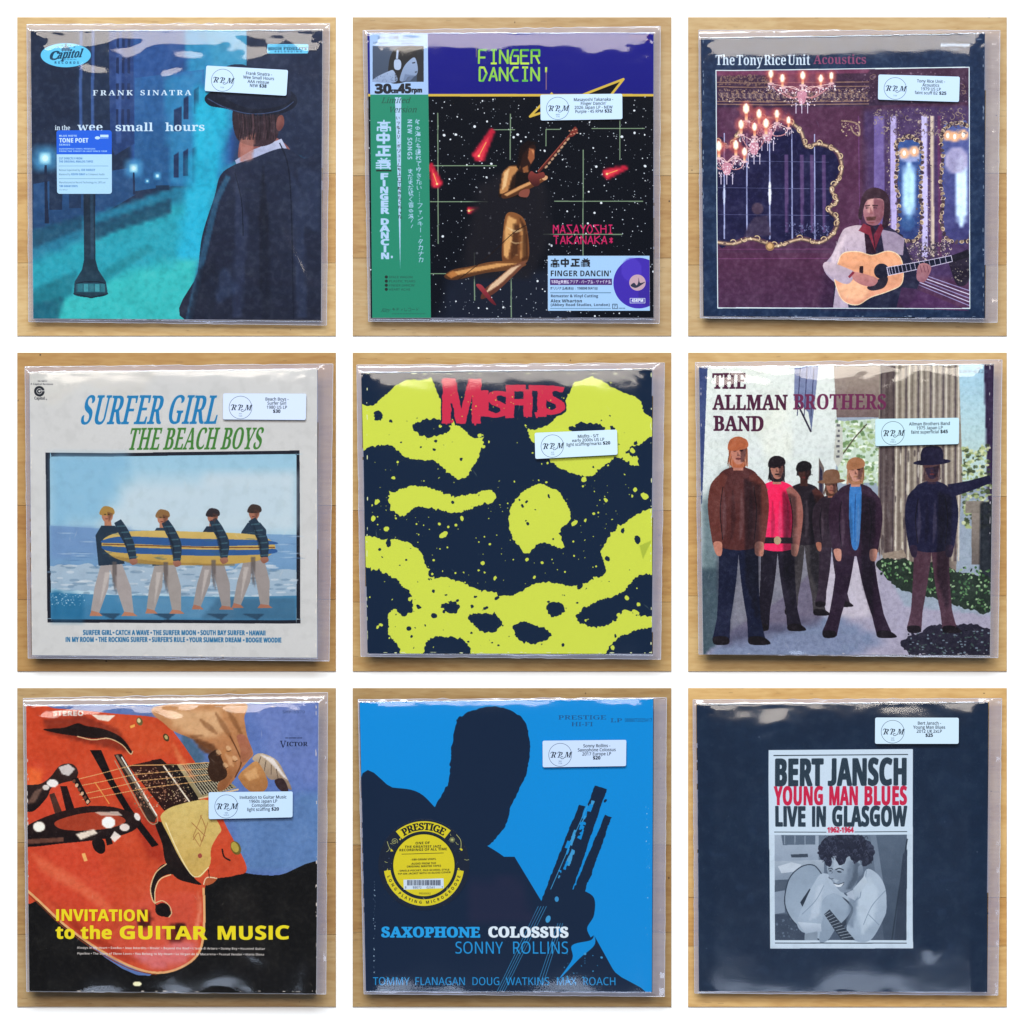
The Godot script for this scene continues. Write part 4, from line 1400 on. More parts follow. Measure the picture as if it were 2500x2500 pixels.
	if o.has("hat"):
		P(oval(x, hy - h * 0.035, h * 0.105, h * 0.017, -3), o.hat)
		P(sm("%f,%f %f,%f %f,%f %f,%f" % [x - h * 0.055, hy - h * 0.035, x - h * 0.048, hy - h * 0.115, x + h * 0.048, hy - h * 0.118, x + h * 0.055, hy - h * 0.035]), o.hat)


func cover_alley() -> Image:
	canvas(Q("97,108 1818,92 1795,1790 122,1785"), SIDE, SIDE, "8e98a4")
	P("90,60 905,60 905,1000 860,1230 640,1420 90,1800", "d4d8d0", "b4bcc0")
	P("60,60 150,60 115,900 60,1000", "39456a")
	S("110,900 330,620 300,1500 200,1800 90,1800", "5c6c70", 0.85, 70)
	S("90,1300 280,1240 280,1820 90,1820", "3c4a52", 0.9, 60)
	S("420,420 620,300 660,620 520,700", "d6d8cc", 0.7, 70)
	# shutters and doorway in the pale wall
	P("655,60 800,60 760,480 740,370 700,330 655,300", "8088a4", "5c6480")
	for x in [690, 730, 770]:
		L("%d,60 %d,390" % [x, x - 14], 5, "3a3c58")
	L("676,320 757,482", 10, "2a2434")
	P("805,630 836,690 836,1080 812,1090", "6c625c", "3c3444")
	P("812,680 828,712 828,1050 815,1060", "2c2838")
	L("815,1080 800,1240", 8, "5a545c")
	# arch with sunlit leaves beyond
	P("880,60 1210,60 1210,400 905,400", "9c9084", "6a5a58")
	P("905,425 1160,405 1160,780 920,780", "b9c7b8")
	for k in 240:
		S(oval(rng.randf_range(905, 1160), rng.randf_range(420, 790), rng.randf_range(6, 18), rng.randf_range(5, 12)), ["e4ecdc", "8ea074", "5e7850", "a8b890"][k % 4], 0.8, 5)
	L("925,640 1010,520 1080,440", 7, "4c4238")
	P("905,425 940,460 945,640 915,690 890,640", "b4b4ac")
	for k in 7:
		R(905 + (k % 2) * 8, 440 + k * 30, 925, 454 + k * 30, "5c5c60")
	# fluted column
	P("1150,60 1620,60 1640,700 1600,1320 1300,1300 1150,1180", "8c8478", "7c7068")
	for k in 26:
		var x := 1158 + k * 18.0
		var tone: String = ["4a4044", "c4bcae", "6a6058", "a49a8c"][k % 4]
		S("%f,60 %f,60 %f,1240 %f,1240" % [x, x + 10, x + 12, x + 2], tone, 0.85, 5)
	for k in 60:
		S(oval(rng.randf_range(1160, 1620), rng.randf_range(560, 1250), rng.randf_range(4, 8), rng.randf_range(14, 50)), "cfc8bc" if k % 2 else "3a3234", 0.6, 6)
	S("1160,60 1240,60 1240,1200 1170,1200", "35292e", 0.6, 40)
	P("1180,1190 1300,1170 1320,1215 1180,1225", "8a7c70")
	# sky and trees on the right
	P("1612,60 1760,60 1790,800 1640,800", "9dbccc", "b4c4bc")
	S("1760,60 1830,60 1820,1200 1790,1200", "2c2038", 0.95, 16)
	for k in 260:
		S(oval(rng.randf_range(1640, 1800), rng.randf_range(560, 1050), rng.randf_range(5, 16), rng.randf_range(5, 12)), ["9aa476", "5c6844", "c0c49c", "3c4432"][k % 4], 0.85, 5)
	R(1655, 890, 1760, 960, "7c746c")
	R(1690, 960, 1740, 1260, "8a8078", "5c5450")
	S("1740,900 1830,880 1830,1400 1730,1400", "1d2026", 0.9, 20)
	# ground and ivy
	S("640,1420 860,1200 1160,1200 1300,1500 1830,1560 1830,1850 60,1850 300,1640", "9a94a4", 0.95, 30)
	S("800,1260 1150,1220 1150,1560 820,1580", "b8b0b8", 0.8, 60)
	S("300,1640 900,1560 1200,1700 900,1850 100,1850", "6c7890", 0.8, 70)
	P(rough(sm("1165,1230 1420,1240 1640,1310 1800,1340 1800,1540 1600,1500 1420,1440 1280,1400 1170,1300"), 10), "222c24")
	for k in 420:
		var p := Vector2(rng.randf_range(1170, 1800), rng.randf_range(1235, 1530))
		if p.y > 1220 + (p.x - 1170) * 0.10 and p.y < 1320 + (p.x - 1170) * 0.36:
			P(oval(p.x, p.y, rng.randf_range(5, 12), rng.randf_range(4, 8), rng.randf_range(0, 180), 8), ["3c5a3c", "5c7c54", "1c2820", "88a07c"][k % 4])
	P(rough(sm("1280,1720 1480,1620 1700,1610 1810,1660 1810,1800 1400,1800"), 12), "24222e")
	for k in 140:
		P(oval(rng.randf_range(1300, 1790), rng.randf_range(1640, 1790), rng.randf_range(4, 9), rng.randf_range(3, 6), 0, 8), ["3c4a48", "1a1a22", "66727c"][k % 3])
	# plain figures along the wall
	S("200,1200 820,1050 820,1600 240,1740", "3c3444", 0.55, 60)
	person(720, 1550, 900, {"coat": "231c22", "sleeve": "4a2c28", "legs": "3a3638", "skin": "3a2420", "hair": "151214", "mane": 0.02})
	person(880, 1500, 760, {"coat": "2a2028", "legs": "2c222c", "skin": "8c5c4c", "hair": "4c3428", "hat": "6c4e3c"})
	person(560, 1640, 1020, {"coat": "d42c58", "sleeve": "8a5c54", "legs": "1a1620", "skin": "a07264", "hair": "1c1418", "moustache": true})
	R(470, 1100, 650, 1136, "1a1418")
	P(oval(560, 1118, 22, 24), "a08c70")
	person(1020, 1680, 1050, {"coat": "2c1c2a", "legs": "261a28", "skin": "b08070", "hair": "94684c", "shirt": "3a6ea4", "gait": 0.9, "moustache": true})
	person(330, 1720, 1210, {"coat": "4a2826", "sleeve": "58302a", "legs": "161a2e", "skin": "a87464", "hair": "9c5c40", "gait": 0.45})
	person(1460, 1650, 1030, {"coat": "1a1a30", "legs": "46303a", "skin": "2a2030", "hair": "4a3434", "hat": "1a182c", "gait": 0.55})
	stroke(sm("1560,830 1680,800 1800,760", false), [80, 60, 44], "1a1a30")
	soften(0.36)
	cloudy("c4c0d8", 0.06, 0.02, 8)
	mottle(0.035, 0.03, 14)
	mottle(0.06, 0.14, 15)
	grain(0.18)
	grain(0.10, 2)
	pic.adjust_bcs(1.10, 1.22, 1.12)
	wear(104, 110, 1800, 1786, 50, "b8b4bc")
	var dark := "4c1c38"
	T("THE", 176, 374, 232, 88, "slab", dark, {"weight": 2.0})
	T("ALLMAN", 178, 618, 355, 86, "slab", dark, {"weight": 2.0})
	T("BROTHERS", 650, 1196, 353, 88, "slab", "6e2a50", {"weight": 1.0})
	T("BAND", 182, 484, 478, 86, "slab", dark, {"weight": 2.0})
	T("SWX-6225", 1615, 1782, 142, 17, "sans", "4c586c", {"track": 0.1})
	return done(1024, 1024)


func cover_guitar() -> Image:
	canvas(Q("78,125 1785,105 1772,1805 97,1790"), SIDE, SIDE, "5b74ac")
	# soft blue backdrop and the dark clothes of the player
	S("1000,60 1830,60 1830,1120 1200,1120", "5a73b2", 0.9, 60)
	S("1400,100 1830,60 1830,600 1500,500", "6a7cb8", 0.8, 120)
	S("1250,700 1830,620 1830,1100 1350,1100", "5c80b0", 0.8, 90)
	S("1000,260 1130,420 1060,520 980,380", "46647e", 0.9, 40)
	P(sm("1100,1200 1180,1130 1290,1085 1420,1105 1560,1110 1840,1080 1840,1840 60,1840 60,1150 300,1400 800,1700"), "15130f")
	S("1200,1200 1420,1180 1500,1500 1300,1700", "1f1c18", 0.9, 80)
	# the red guitar body
	var body := sm("60,150 250,140 600,170 860,200 960,300 1060,440 1140,560 1240,800 1370,1060 1300,1110 1180,1130 1130,1180 1120,1400 1090,1560 980,1650 840,1680 680,1640 480,1530 300,1400 160,1270 60,1180", true, 8)
	P(body, "cc4422", "cc4c2c")
	L(sm("60,1180 160,1270 300,1400 480,1530 680,1640 840,1682 980,1652 1090,1562 1122,1400 1122,1180", false), 14, "e0a66c")
	L(sm("60,1196 160,1288 300,1418 480,1548 680,1656 840,1694", false), 5, "8a3a1c")
	S("80,420 300,520 500,900 620,1400 420,1420 120,1160", "d2452a", 0.8, 110)
	S("80,480 180,500 170,620 80,640", "e8632c", 0.9, 40)
	S("520,180 860,220 1000,420 700,420", "cf5028", 0.7, 70)
	S("700,1250 1090,1200 1080,1560 840,1660 560,1560", "d4523c", 0.7, 80)
	S("600,600 860,800 900,1040 800,1000", "a82e1a", 0.7, 40)
	S("180,200 420,180 620,260 700,400 400,330 200,280", "7c2a18", 0.75, 30)
	# neck shade, dark stripe under the bridge
	P("455,380 520,378 600,560 700,720 860,930 820,942 680,760 560,560", "17100e")
	P(sm("840,800 920,820 980,950 1060,1110 1110,1160 1040,1150 960,1120 900,1030 880,920"), "1d120e")
	# upper sound hole and its light edge
	P(sm("180,260 300,250 380,225 430,240 540,260 640,310 700,390 690,400 640,345 560,310 470,311 390,300 280,285"), "20140f")
	L(sm("380,300 470,320 560,312 640,348 690,402 704,385", false), 6, "d8b080")
	# lower f-hole
	P(sm("900,1040 840,1090 812,1170 815,1240 840,1280 900,1290 930,1330 900,1355 850,1320 833,1260 835,1190 862,1130 930,1100 1010,1130 1060,1140 1010,1080"), "1d1410")
	L(sm("905,1040 842,1092 810,1180 820,1250 838,1275", false), 7, "dcb684")
	L(sm("930,1103 868,1130 838,1190 834,1268", false), 6, "e6c48e")
	L(sm("834,1272 880,1258 920,1290 932,1330 915,1355", false), 6, "dcb684")
	P(oval(880, 1310, 44, 40), "1a110e")
	# pickups, neck and strings
	P("595,405 640,402 850,760 835,800 800,790", "2a201a", "3a2a20")
	L("612,410 846,762", 14, "7a6a58")
	L("640,420 848,758", 8, "efe8d8")
	L(sm("600,440 700,620 800,790 850,800 850,760", false), 6, "b08a6a")
	P("680,470 820,440 990,690 890,730", "3a1c14", "2a1510")
	specks(150, 720, 480, 900, 720, 3, 7, "8a5c44")
	specks(60, 720, 480, 900, 720, 2, 5, "d8a888")
	P("812,438 870,430 905,462 1070,690 1030,712 985,690", "2c1a14")
	L("884,470 1052,700", 9, "e8d8c0")
	specks(120, 900, 470, 1070, 690, 2, 6, "b8927a")
	P("900,460 970,462 1110,655 1070,690", "1c1410")
	specks(80, 905, 470, 1060, 680, 2, 5, "a89068")
	P("960,462 1140,450 1310,600 1090,660", "b8a478", "8a7c58")
	P("985,468 1140,456 1290,600 1105,642", "2a241e")
	for k in 12:
		var t := k / 12.0
		L("%f,%f %f,%f" % [990 + t * 160, 470 - t * 10, 1108 + t * 190, 640 - t * 34], 5, "c0b494")
	for k in 5:
		L("%f,%f %f,%f" % [1004 + k * 24, 488 + k * 34, 1170 + k * 30, 472 + k * 30], 3, "9a9078")
	L("1090,662 1320,610", 10, "d8b88a")
	for s in [[355, 556, 700, 468, 985, 464, 1180, 452], [372, 592, 720, 520, 1020, 496, 1200, 486], [392, 640, 760, 556, 1050, 530, 1230, 516], [410, 668, 800, 596, 1070, 566, 1250, 548]]:
		L("%d,%d %d,%d %d,%d %d,%d" % s, 4, "e0a868")
	# gloss along the arched top
	S("110,980 300,1080 520,1230 660,1380 560,1340 380,1210 160,1090", "f08a5c", 0.35, 46)
	S("930,330 1010,440 1080,560 1040,540 960,430", "f0945c", 0.5, 26)
	S("1090,1190 1112,1300 1080,1500 1050,1480 1085,1330", "f0a080", 0.5, 22)
	S("200,1240 420,1420 640,1560 820,1620 640,1600 400,1470", "8a2010", 0.5, 40)
	L("485,565 570,690", 6, "e89a4a")
	# cream pickguard with a scribbled mark
	P(sm("880,745 960,700 1140,670 1180,760 1222,840 1200,880 1165,950 1160,1040 1120,1100 1090,1118 1040,1090 980,1000 920,880 875,790"), "d2b86c", "caa454")
	L(sm("900,800 960,940 1040,1088 1090,1114 1150,1060", false), 6, "ecd8a0")
	L(sm("1060,900 1090,860 1110,910 1130,840 1120,800 1100,760", false), 4, "a06a3a")
	L("1050,800 1130,880", 4, "a06a3a")
	L("1110,755 1060,880 1100,940 1145,800", 3, "a06a3a")
	P(oval(1100, 993, 12, 14), "a04a3c")
	# knob, horn, strap button
	P(oval(1307, 950, 28, 42, -25), "6a5a20")
	P(oval(1302, 945, 20, 32, -25), "b09a3c")
	L(sm("1228,955 1240,1000 1275,1022", false), 9, "2a1812")
	P(sm("1120,1150 1150,1115 1200,1120 1180,1150 1140,1165"), "b0562e")
	L(sm("1122,1160 1140,1120 1200,1125", false), 6, "e8c8a0")
	L("1150,1075 1155,1120", 4, "2a1a14")
	# chromed vibrato arm, out of focus at the left
	P(sm("60,600 160,580 220,540 280,470 350,460 385,500 370,550 300,570 230,600 200,660 120,740 60,720"), "3a2620", "1a1210")
	S("270,480 330,460 370,490 330,530 290,520", "cfc6c0", 0.95, 10)
	S(oval(235, 575, 34, 24), "f2ece6", 0.95, 12)
	S(oval(195, 600, 20, 16), "e8ddd4", 0.9, 8)
	S("130,620 180,600 130,690 80,700", "7a5a4c", 0.8, 16)
	P("280,590 320,590 370,740 320,760", "241412")
	P("350,545 385,540 460,680 440,700", "1c1210")
	for k in 6:
		P(oval(362 + k * 16, 560 + k * 24, 9, 12, 20), "d8b08c" if k % 2 else "6a4634")
	P("215,640 245,630 290,740 250,755", "4a2c22")
	var arm := sm("60,850 150,790 300,735 450,705 600,710 720,750 755,785 720,840 620,880 480,905 300,925 60,945")
	P(arm, "2c1a16", "1a100e")
	P(sm("250,800 380,755 520,740 640,765 660,800 560,835 400,850 280,840"), "a83c22")
	S(oval(155, 830, 36, 30), "f4eadc", 1.0, 12)
	S("370,870 480,840 500,865 400,905", "eddcc8", 0.95, 14)
	S(oval(565, 800, 40, 34), "f8f2ea", 1.0, 12)
	S(oval(660, 828, 30, 22), "ecdcd0", 0.95, 10)
	S("600,850 640,880 600,915 575,890", "f0e4d8", 0.95, 8)
	S(oval(735, 765, 16, 24, -30), "f0e8e0", 0.95, 8)
	S("480,740 620,735 650,760 520,760", "d8c0b0", 0.8, 8)
	S("60,905 300,890 300,915 60,935", "7a4a3a", 0.8, 10)
	P(sm("470,905 530,900 545,960 520,985 480,960"), "1a0f0c")
	P("545,895 580,890 590,925 555,935", "1f1410")
	S("405,985 425,980 440,1025 420,1030", "f0b868", 0.95, 6)
	S("685,240 715,230 715,245 690,255", "f0b050", 0.9, 5)
	P(oval(742, 215, 18, 24, -20), "6a5a30")
	P(oval(738, 210, 10, 13, -20), "d8c890")
	P(oval(898, 308, 16, 24, -30), "4a3c20")
	P(oval(898, 306, 9, 13, -30), "b8a468")
	S("460,175 600,180 560,215 500,205", "efe6d2", 0.9, 8)
	# soft knobs down on the body
	S(oval(770, 1365, 45, 55), "3a1612", 0.85, 30)
	S(oval(955, 1450, 60, 60), "5a1c16", 0.8, 36)
	S(oval(985, 1420, 34, 34), "2a1010", 0.8, 24)
	S("680,1580 1000,1490 1090,1520 1000,1630 840,1670", "d87a84", 0.6, 50)
	# strumming hand and fretting hand
	P(sm("830,130 1330,100 1352,200 1370,300 1405,400 1380,440 1330,500 1290,560 1240,610 1200,610 1205,570 1260,520 1230,460 1200,400 1130,370 1060,320 960,280 900,240"), "c48a58", "a86840")
	S("900,150 1200,140 1250,280 1100,320 960,260", "d8a878", 0.85, 50)
	S("1040,300 1180,350 1240,470 1190,430 1100,380", "6a4024", 0.9, 22)
	P(sm("1145,410 1200,380 1235,450 1260,520 1215,560 1165,560 1140,500 1150,450"), "3a2416")
	L(sm("1200,390 1250,470 1290,500", false), 8, "5a321c")
	L(sm("1270,300 1320,400 1335,460 1300,540", false), 8, "6a3e22")
	P(sm("1215,400 1260,380 1300,430 1310,500 1270,560 1235,612 1200,612 1210,570 1255,520"), "b87a48", "8c5430")
	S("1240,400 1280,420 1295,480 1265,470", "d09868", 0.8, 14)
	for k in [[1010, 300, 1120, 300], [1090, 200, 1200, 290], [1180, 160, 1290, 330], [1250, 140, 1345, 300]]:
		S(sm("%d,%d %d,%d %d,%d %d,%d" % [k[0], k[1], (k[0] + k[2]) / 2 + 12, (k[1] + k[3]) / 2 - 10, k[2], k[3], (k[0] + k[2]) / 2 - 10, (k[1] + k[3]) / 2 + 14]), "7a4a28", 0.55, 16)
	for k in [[1205, 395], [1262, 372], [1300, 430], [1245, 470]]:
		S(oval(k[0], k[1], 20, 12, 40), "e2b484", 0.7, 10)
		L(sm("%d,%d %d,%d %d,%d" % [k[0] - 14, k[1] + 14, k[0], k[1] + 18, k[0] + 14, k[1] + 10], false), 4, "6a3e20")
	P(sm("1310,300 1360,300 1400,390 1375,440 1335,450 1330,380"), "b06a50", "9c6040")
	P(sm("1400,430 1450,400 1540,440 1590,520 1630,610 1600,600 1560,555 1500,550 1440,470"), "c0a88a", "8a7260")
	S("1440,405 1520,430 1610,560 1580,540 1500,450", "ece4e0", 0.8, 12)
	for k in 4:
		L("%d,%d %d,%d" % [1450 + k * 30, 420 + k * 24, 1430 + k * 40, 480 + k * 22], 5, "6a5848")
	P(sm("1320,530 1370,480 1430,450 1490,560 1470,620 1400,625 1360,600 1330,560"), "c48a50", "a0683a")
	S("1350,520 1420,480 1440,540 1380,560", "d8a46c", 0.8, 16)
	P(sm("1530,560 1580,550 1610,620 1560,615"), "3a2a2a")
	S(oval(728, 1748, 26, 14), "f8eec0", 1.0, 8)
	soften(0.30)
	mottle(0.04, 0.02, 16)
	mottle(0.05, 0.12, 17)
	grain(0.14)
	pic.adjust_bcs(1.05, 1.10, 0.94)
	wear(84, 126, 1776, 1796, 70, "d8ccc4")
	T("STEREO", 236, 416, 181, 26, "bold", "dccfc4", {"weight": 1.5})
	T("SHP-5370", 1575, 1706, 168, 16, "sans", "2c3a5c", {"track": 0.05})
	T("HIS MASTERS VOICE", 1592, 1690, 316, 8, "bold", "1c2440")
	T("V", 1560, 1598, 368, 40, "serif", "141a30")
	T("ICTOR", 1598, 1722, 360, 25, "slab", "141a30")
	for pass_ in 2:
		var c := "c0391c" if pass_ == 0 else "f0dc22"
		var o := 5.0 if pass_ == 0 else 0.0
		T("INVITATION", 248 + o, 798 + o, 1378 + o, 66, "bold", c, {"weight": 1.5})
	T("to the", 250, 584, 1483, 72, "bold", "f0dc22", {"weight": 2.0})
	T("GUITAR", 620, 1138, 1484, 76, "bold", "f0dc22", {"weight": 2.0})
	T("MUSIC", 1190, 1620, 1484, 78, "bold", "f0dc22", {"weight": 2.0})
	T("Always in My Heart ● Exodus ● Jeux Interdits ● Movin' ● Beyond the Reef ● L'Isola di Arturo ● Danny Boy ● Haunted Guitar".replace("●", "•"), 376, 1478, 1542, 13, "bold", "e6dcd6", {"y1": 1545})
	T("Pipeline • The Story of Three Loves • You Belong to My Heart • La Virgen de la Macarena • Peanut Vendor • Maria Elena", 376, 1472, 1576, 13, "bold", "e6dcd6", {"y1": 1579})
	return done(1024, 1024)


func cover_blue_shapes() -> Image:
	canvas(Q("65,105 1778,85 1770,1795 102,1790"), SIDE, SIDE, "0f8fdc")
	var night := "15263f"
	# plain dark rounded forms with a slotted slanting bar: a made-up design in the same two colours
	P(sm("60,590 260,600 420,630 560,760 760,900 940,1020 1060,1190 1240,1440 1420,1520 1560,1680 1640,1840 60,1840"), night)
	P(rough(sm("660,180 860,130 1010,190 1060,330 1040,520 960,700 900,860 700,1000 480,940 500,740 590,560 610,340", true, 8), 4), night)
	P("60,1000 980,1000 1240,1440 1240,1840 60,1840", night)
	P(rough(pts("1440,590 1510,610 1240,1420 1130,1400"), 3), night)
	P(rough(pts("1350,700 1400,715 1190,1340 1110,1320"), 3), night)
	P(rough(pts("1500,760 1540,775 1330,1360 1260,1340"), 3), night)
	P(sm("1300,1200 1430,1230 1440,1340 1400,1420 1420,1500 1290,1500 1240,1380"), night)
	P("1440,1460 1640,1840 1200,1840 1290,1560", night)
	P(sm("1310,1520 1420,1490 1440,1460 1440,1520 1350,1600 1230,1720 1310,1600"), "0f8fdc")
	for k in 13:
		var t := k / 13.0
		var o := Vector2(1428 - t * 200, 680 + t * 470) + Vector2(rng.randf_range(-34, 20), rng.randf_range(-16, 16))
		var d := Vector2(-0.38, 0.92) * rng.randf_range(14, 52)
		var e := Vector2(0.92, 0.38) * rng.randf_range(3, 13)
		P(rough(PackedVector2Array([o - d - e, o - d + e, o + d + e * 1.4, o + d - e * 0.8]), 3.0, 6.0), "0f8fdc" if k % 3 else "3f9fd8")
	for k in 26:
		var t := rng.randf()
		P(rough(oval(1490 - t * 220 + rng.randf_range(-90, 44), 600 + t * 560, rng.randf_range(5, 16), rng.randf_range(4, 12), 30, 10), 3.0, 4.0), night)
	L("1400,700 1190,1190", 4, "3f9fd8")
	P(oval(1225, 1248, 12, 16), "3a94d0")
	P(oval(1172, 1366, 14, 22, 20), "3f9fd8")
	for k in 4:
		L("%d,1290 %d,1790" % [1116 + k * 16, 868 + k * 14], 2.5, "3f9fd8")
		if k < 3:
			L("%d,1390 %d,1760" % [1230 + k * 14, 1100 + k * 16], 2.5, "3f9fd8")
	specks(24, 1240, 1560, 1500, 1760, 2, 9, "3f9fd8")
	soften(0.5)
	S("700,1150 1000,1100 1100,1400 700,1400", "382c48", 0.35, 90)
	specks(40, 145, 1150, 156, 1700, 1, 4, "b0cce4")
	specks(30, 1735, 700, 1765, 1500, 1, 3, "c8e4fa")
	grain(0.05)
	for w in [["PRESTIGE", 1223, 1506, 204, 24], ["HI-FI", 1300, 1428, 243, 24], ["LP", 1528, 1598, 220, 22]]:
		T(w[0], w[1], w[2], w[3], w[4], "serif", "2a4a74")
	T("0888072025417", 1612, 1772, 218, 20, "mono", "1f3f66")
	T("SAXOPHONE", 192, 772, 1474, 58, "slab", "27a2e6", {"weight": 3.0})
	T("COLOSSUS", 818, 1292, 1473, 60, "slab", "e6f2fc", {"weight": 3.0})
	T("SONNY", 622, 905, 1570, 70, "sans", "2496da")
	T("ROLLINS", 955, 1290, 1570, 72, "sans", "2496da")
	for w in [["TOMMY", 142, 356], ["FLANAGAN", 385, 685], ["DOUG", 718, 885], ["WATKINS", 918, 1176], ["MAX", 1212, 1332], ["ROACH", 1366, 1565]]:
		T(w[0], w[1], w[2], 1755, 46, "sans", "2496da")
	T("HANNAN", 185, 238, 1788, 9, "sans", "b8cce0")
	return done(1024, 1024)


func sticker_round() -> Image:
	canvas(Q("176,786 706,786 706,1311 176,1311"), 1200, 1200, "0b1a30")
	var cx := 441.0
	var cy := 1052.0
	var gold := "e2d21c"
	var squiggle := "c8c878"
	for k in 26:
		var a := TAU * k / 26.0 + 0.1
		var r := rng.randf_range(195, 240)
		var p := Vector2(cx + r * cos(a), cy + r * sin(a))
		var d := Vector2(rng.randf_range(-16, 16), rng.randf_range(-16, 16))
		L(PackedVector2Array([p, p + d, p + d * 1.6 + d.orthogonal() * 0.5]), 2.2, squiggle)
		if k % 4 == 0:
			P(oval(p.x, p.y, 5, 5, 0, 10), gold)
	for q in [[270, 915, 20], [605, 905, 16]]:
		var line := PackedVector2Array()
		for k in 30:
			line.append(Vector2(q[0], q[1]) + Vector2.RIGHT.rotated(k * 0.45) * (q[2] * k / 30.0))
		if q[0] < 400:
			L(line, 2.4, squiggle)
		else:
			for k in 6:
				var d: Vector2 = Vector2.RIGHT.rotated(k * PI / 6) * q[2]
				L(PackedVector2Array([Vector2(q[0], q[1]) - d, Vector2(q[0], q[1]) + d]), 2.2, squiggle)
	for a in [["228,915 240,950 258,968", "252,956 264,972 246,972"], ["630,875 655,910 656,960", "648,954 664,956 656,968"]]:
		L(sm(a[0], false), 3, squiggle)
		P(a[1], gold)
	specks(80, 190, 800, 690, 1300, 1, 2, "6a7ea0")
	P(oval(cx, cy, 186, 186, 0, 80), "0b1a20")
	P(oval(cx, cy, 178, 178, 0, 80), gold)
	# the two curved bands
	for b in [[-130.0, -52.0, 196.0, 254.0], [8.0, 172.0, 196.0, 234.0]]:
		var ring := PackedVector2Array()
		for k in 41:
			var a := deg_to_rad(lerpf(b[0], b[1], k / 40.0))
			ring.append(Vector2(cx + b[3] * cos(a), cy + b[3] * sin(a)))
		for k in 41:
			var a := deg_to_rad(lerpf(b[1], b[0], k / 40.0))
			ring.append(Vector2(cx + b[2] * cos(a), cy + b[2] * sin(a)))
		P(ring, gold)
	arc_text("PRESTIGE", cx, cy, 204, -124, -57, 40, "slab", "141414", false, 1.2)
	arc_text("LONG PLAYING MICROGROOVE", cx, cy, 222, 165, 15, 17, "bold", "141414", true)
	T("ONE OF", 391, 476, 932, 14, "bold", "17150c", {"y1": 929})
	T("THE GREATEST JAZZ", 329, 542, 952, 13, "bold", "17150c", {"y1": 949})
	T("RECORDINGS OF ALL TIME", 297, 576, 972, 14, "bold", "17150c", {"y1": 965})
	L("312,988 555,981", 3, "17150c")
	T("-180-GRAM VINYL", 364, 513, 1025, 11, "bold", "17150c", {"y1": 1021})
	T("-AUDIO FROM THE", 364, 512, 1049, 11, "bold", "17150c", {"y1": 1045})
	T("ORIGINAL MASTER TAPES", 341, 541, 1065, 11, "bold", "17150c", {"y1": 1060})
	T("- SINGLE-POCKET, OLD-SCHOOL STYLE", 289, 590, 1089, 10, "bold", "17150c", {"y1": 1082})
	T("TIP-ON JACKET WITH HI-GLOSS COVER", 289, 597, 1107, 10, "bold", "17150c", {"y1": 1097})
	P("322,1135 555,1127 557,1184 324,1192", "d6e6f8")
	var x := 344.0
	while x < 540.0:
		var w := rng.randf_range(1.5, 5.5)
		P("%f,%f %f,%f %f,%f %f,%f" % [x, 1137, x + w, 1137, x + w, 1168, x, 1168], "1c2038")
		x += w + rng.randf_range(1.5, 4.5)
	for w in [["8", 330, 340], ["88072", 376, 428], ["02541", 456, 506], ["7", 543, 553]]:
		T(w[0], w[1], w[2], 1186, 13, "sans", "1c2038")
	T("PRS00092", 412, 481, 1220, 11, "mono", "2a2610")
	return done(600, 600)


func cover_poster() -> Image:
	canvas(Q("85,118 1785,105 1778,1795 98,1790"), SIDE, SIDE, "16273f")
	cloudy("2c4460", 0.22, 0.015, 12)
	for k in 26:
		var p := Vector2(rng.randf_range(110, 1760), rng.randf_range(300, 1760))
		S(oval(p.x, p.y, rng.randf_range(10, 60), rng.randf_range(8, 40)), "2a4060", 0.2, 30)
	specks(60, 110, 150, 1760, 1770, 0.8, 2.2, "8aa0b8")
	P("506,382 1346,377 1349,1539 513,1541", "d4e6f6")
	grey_photo()
	soften(0.40)
	mottle(0.035, 0.05, 18)
	grain(0.08)
	P("506,382 1346,377 1347,872 508,875", "d4e6f6")
	for l in [["536,413 1317,408", 5], ["540,859 845,858", 4], ["1010,858 1314,857", 4], ["542,1509 1311,1508", 5]]:
		L(l[0], l[1], "16222c")
	T("BERT", 538, 824, 587, 152, "bold", "2c3c4a", {"weight": 5.0, "y1": 586})
	T("JANSCH", 856, 1316, 586, 152, "bold", "2c3c4a", {"weight": 5.0, "y1": 584})
	for w in [["YOUNG", 540, 828], ["MAN", 856, 1032], ["BLUES", 1060, 1314]]:
		T(w[0], w[1], w[2], 700, 106, "bold", "cf2148", {"weight": 2.6})
	for w in [["LIVE", 540, 726], ["IN", 758, 846], ["GLASGOW", 876, 1312]]:
		T(w[0], w[1], w[2], 824, 114, "bold", "2c3c4a", {"weight": 3.4})
	T("1962-1964", 850, 1004, 860, 30, "bold", "cf2148", {"weight": 1.2})
	grain(0.06)
	return done(1024, 1024)


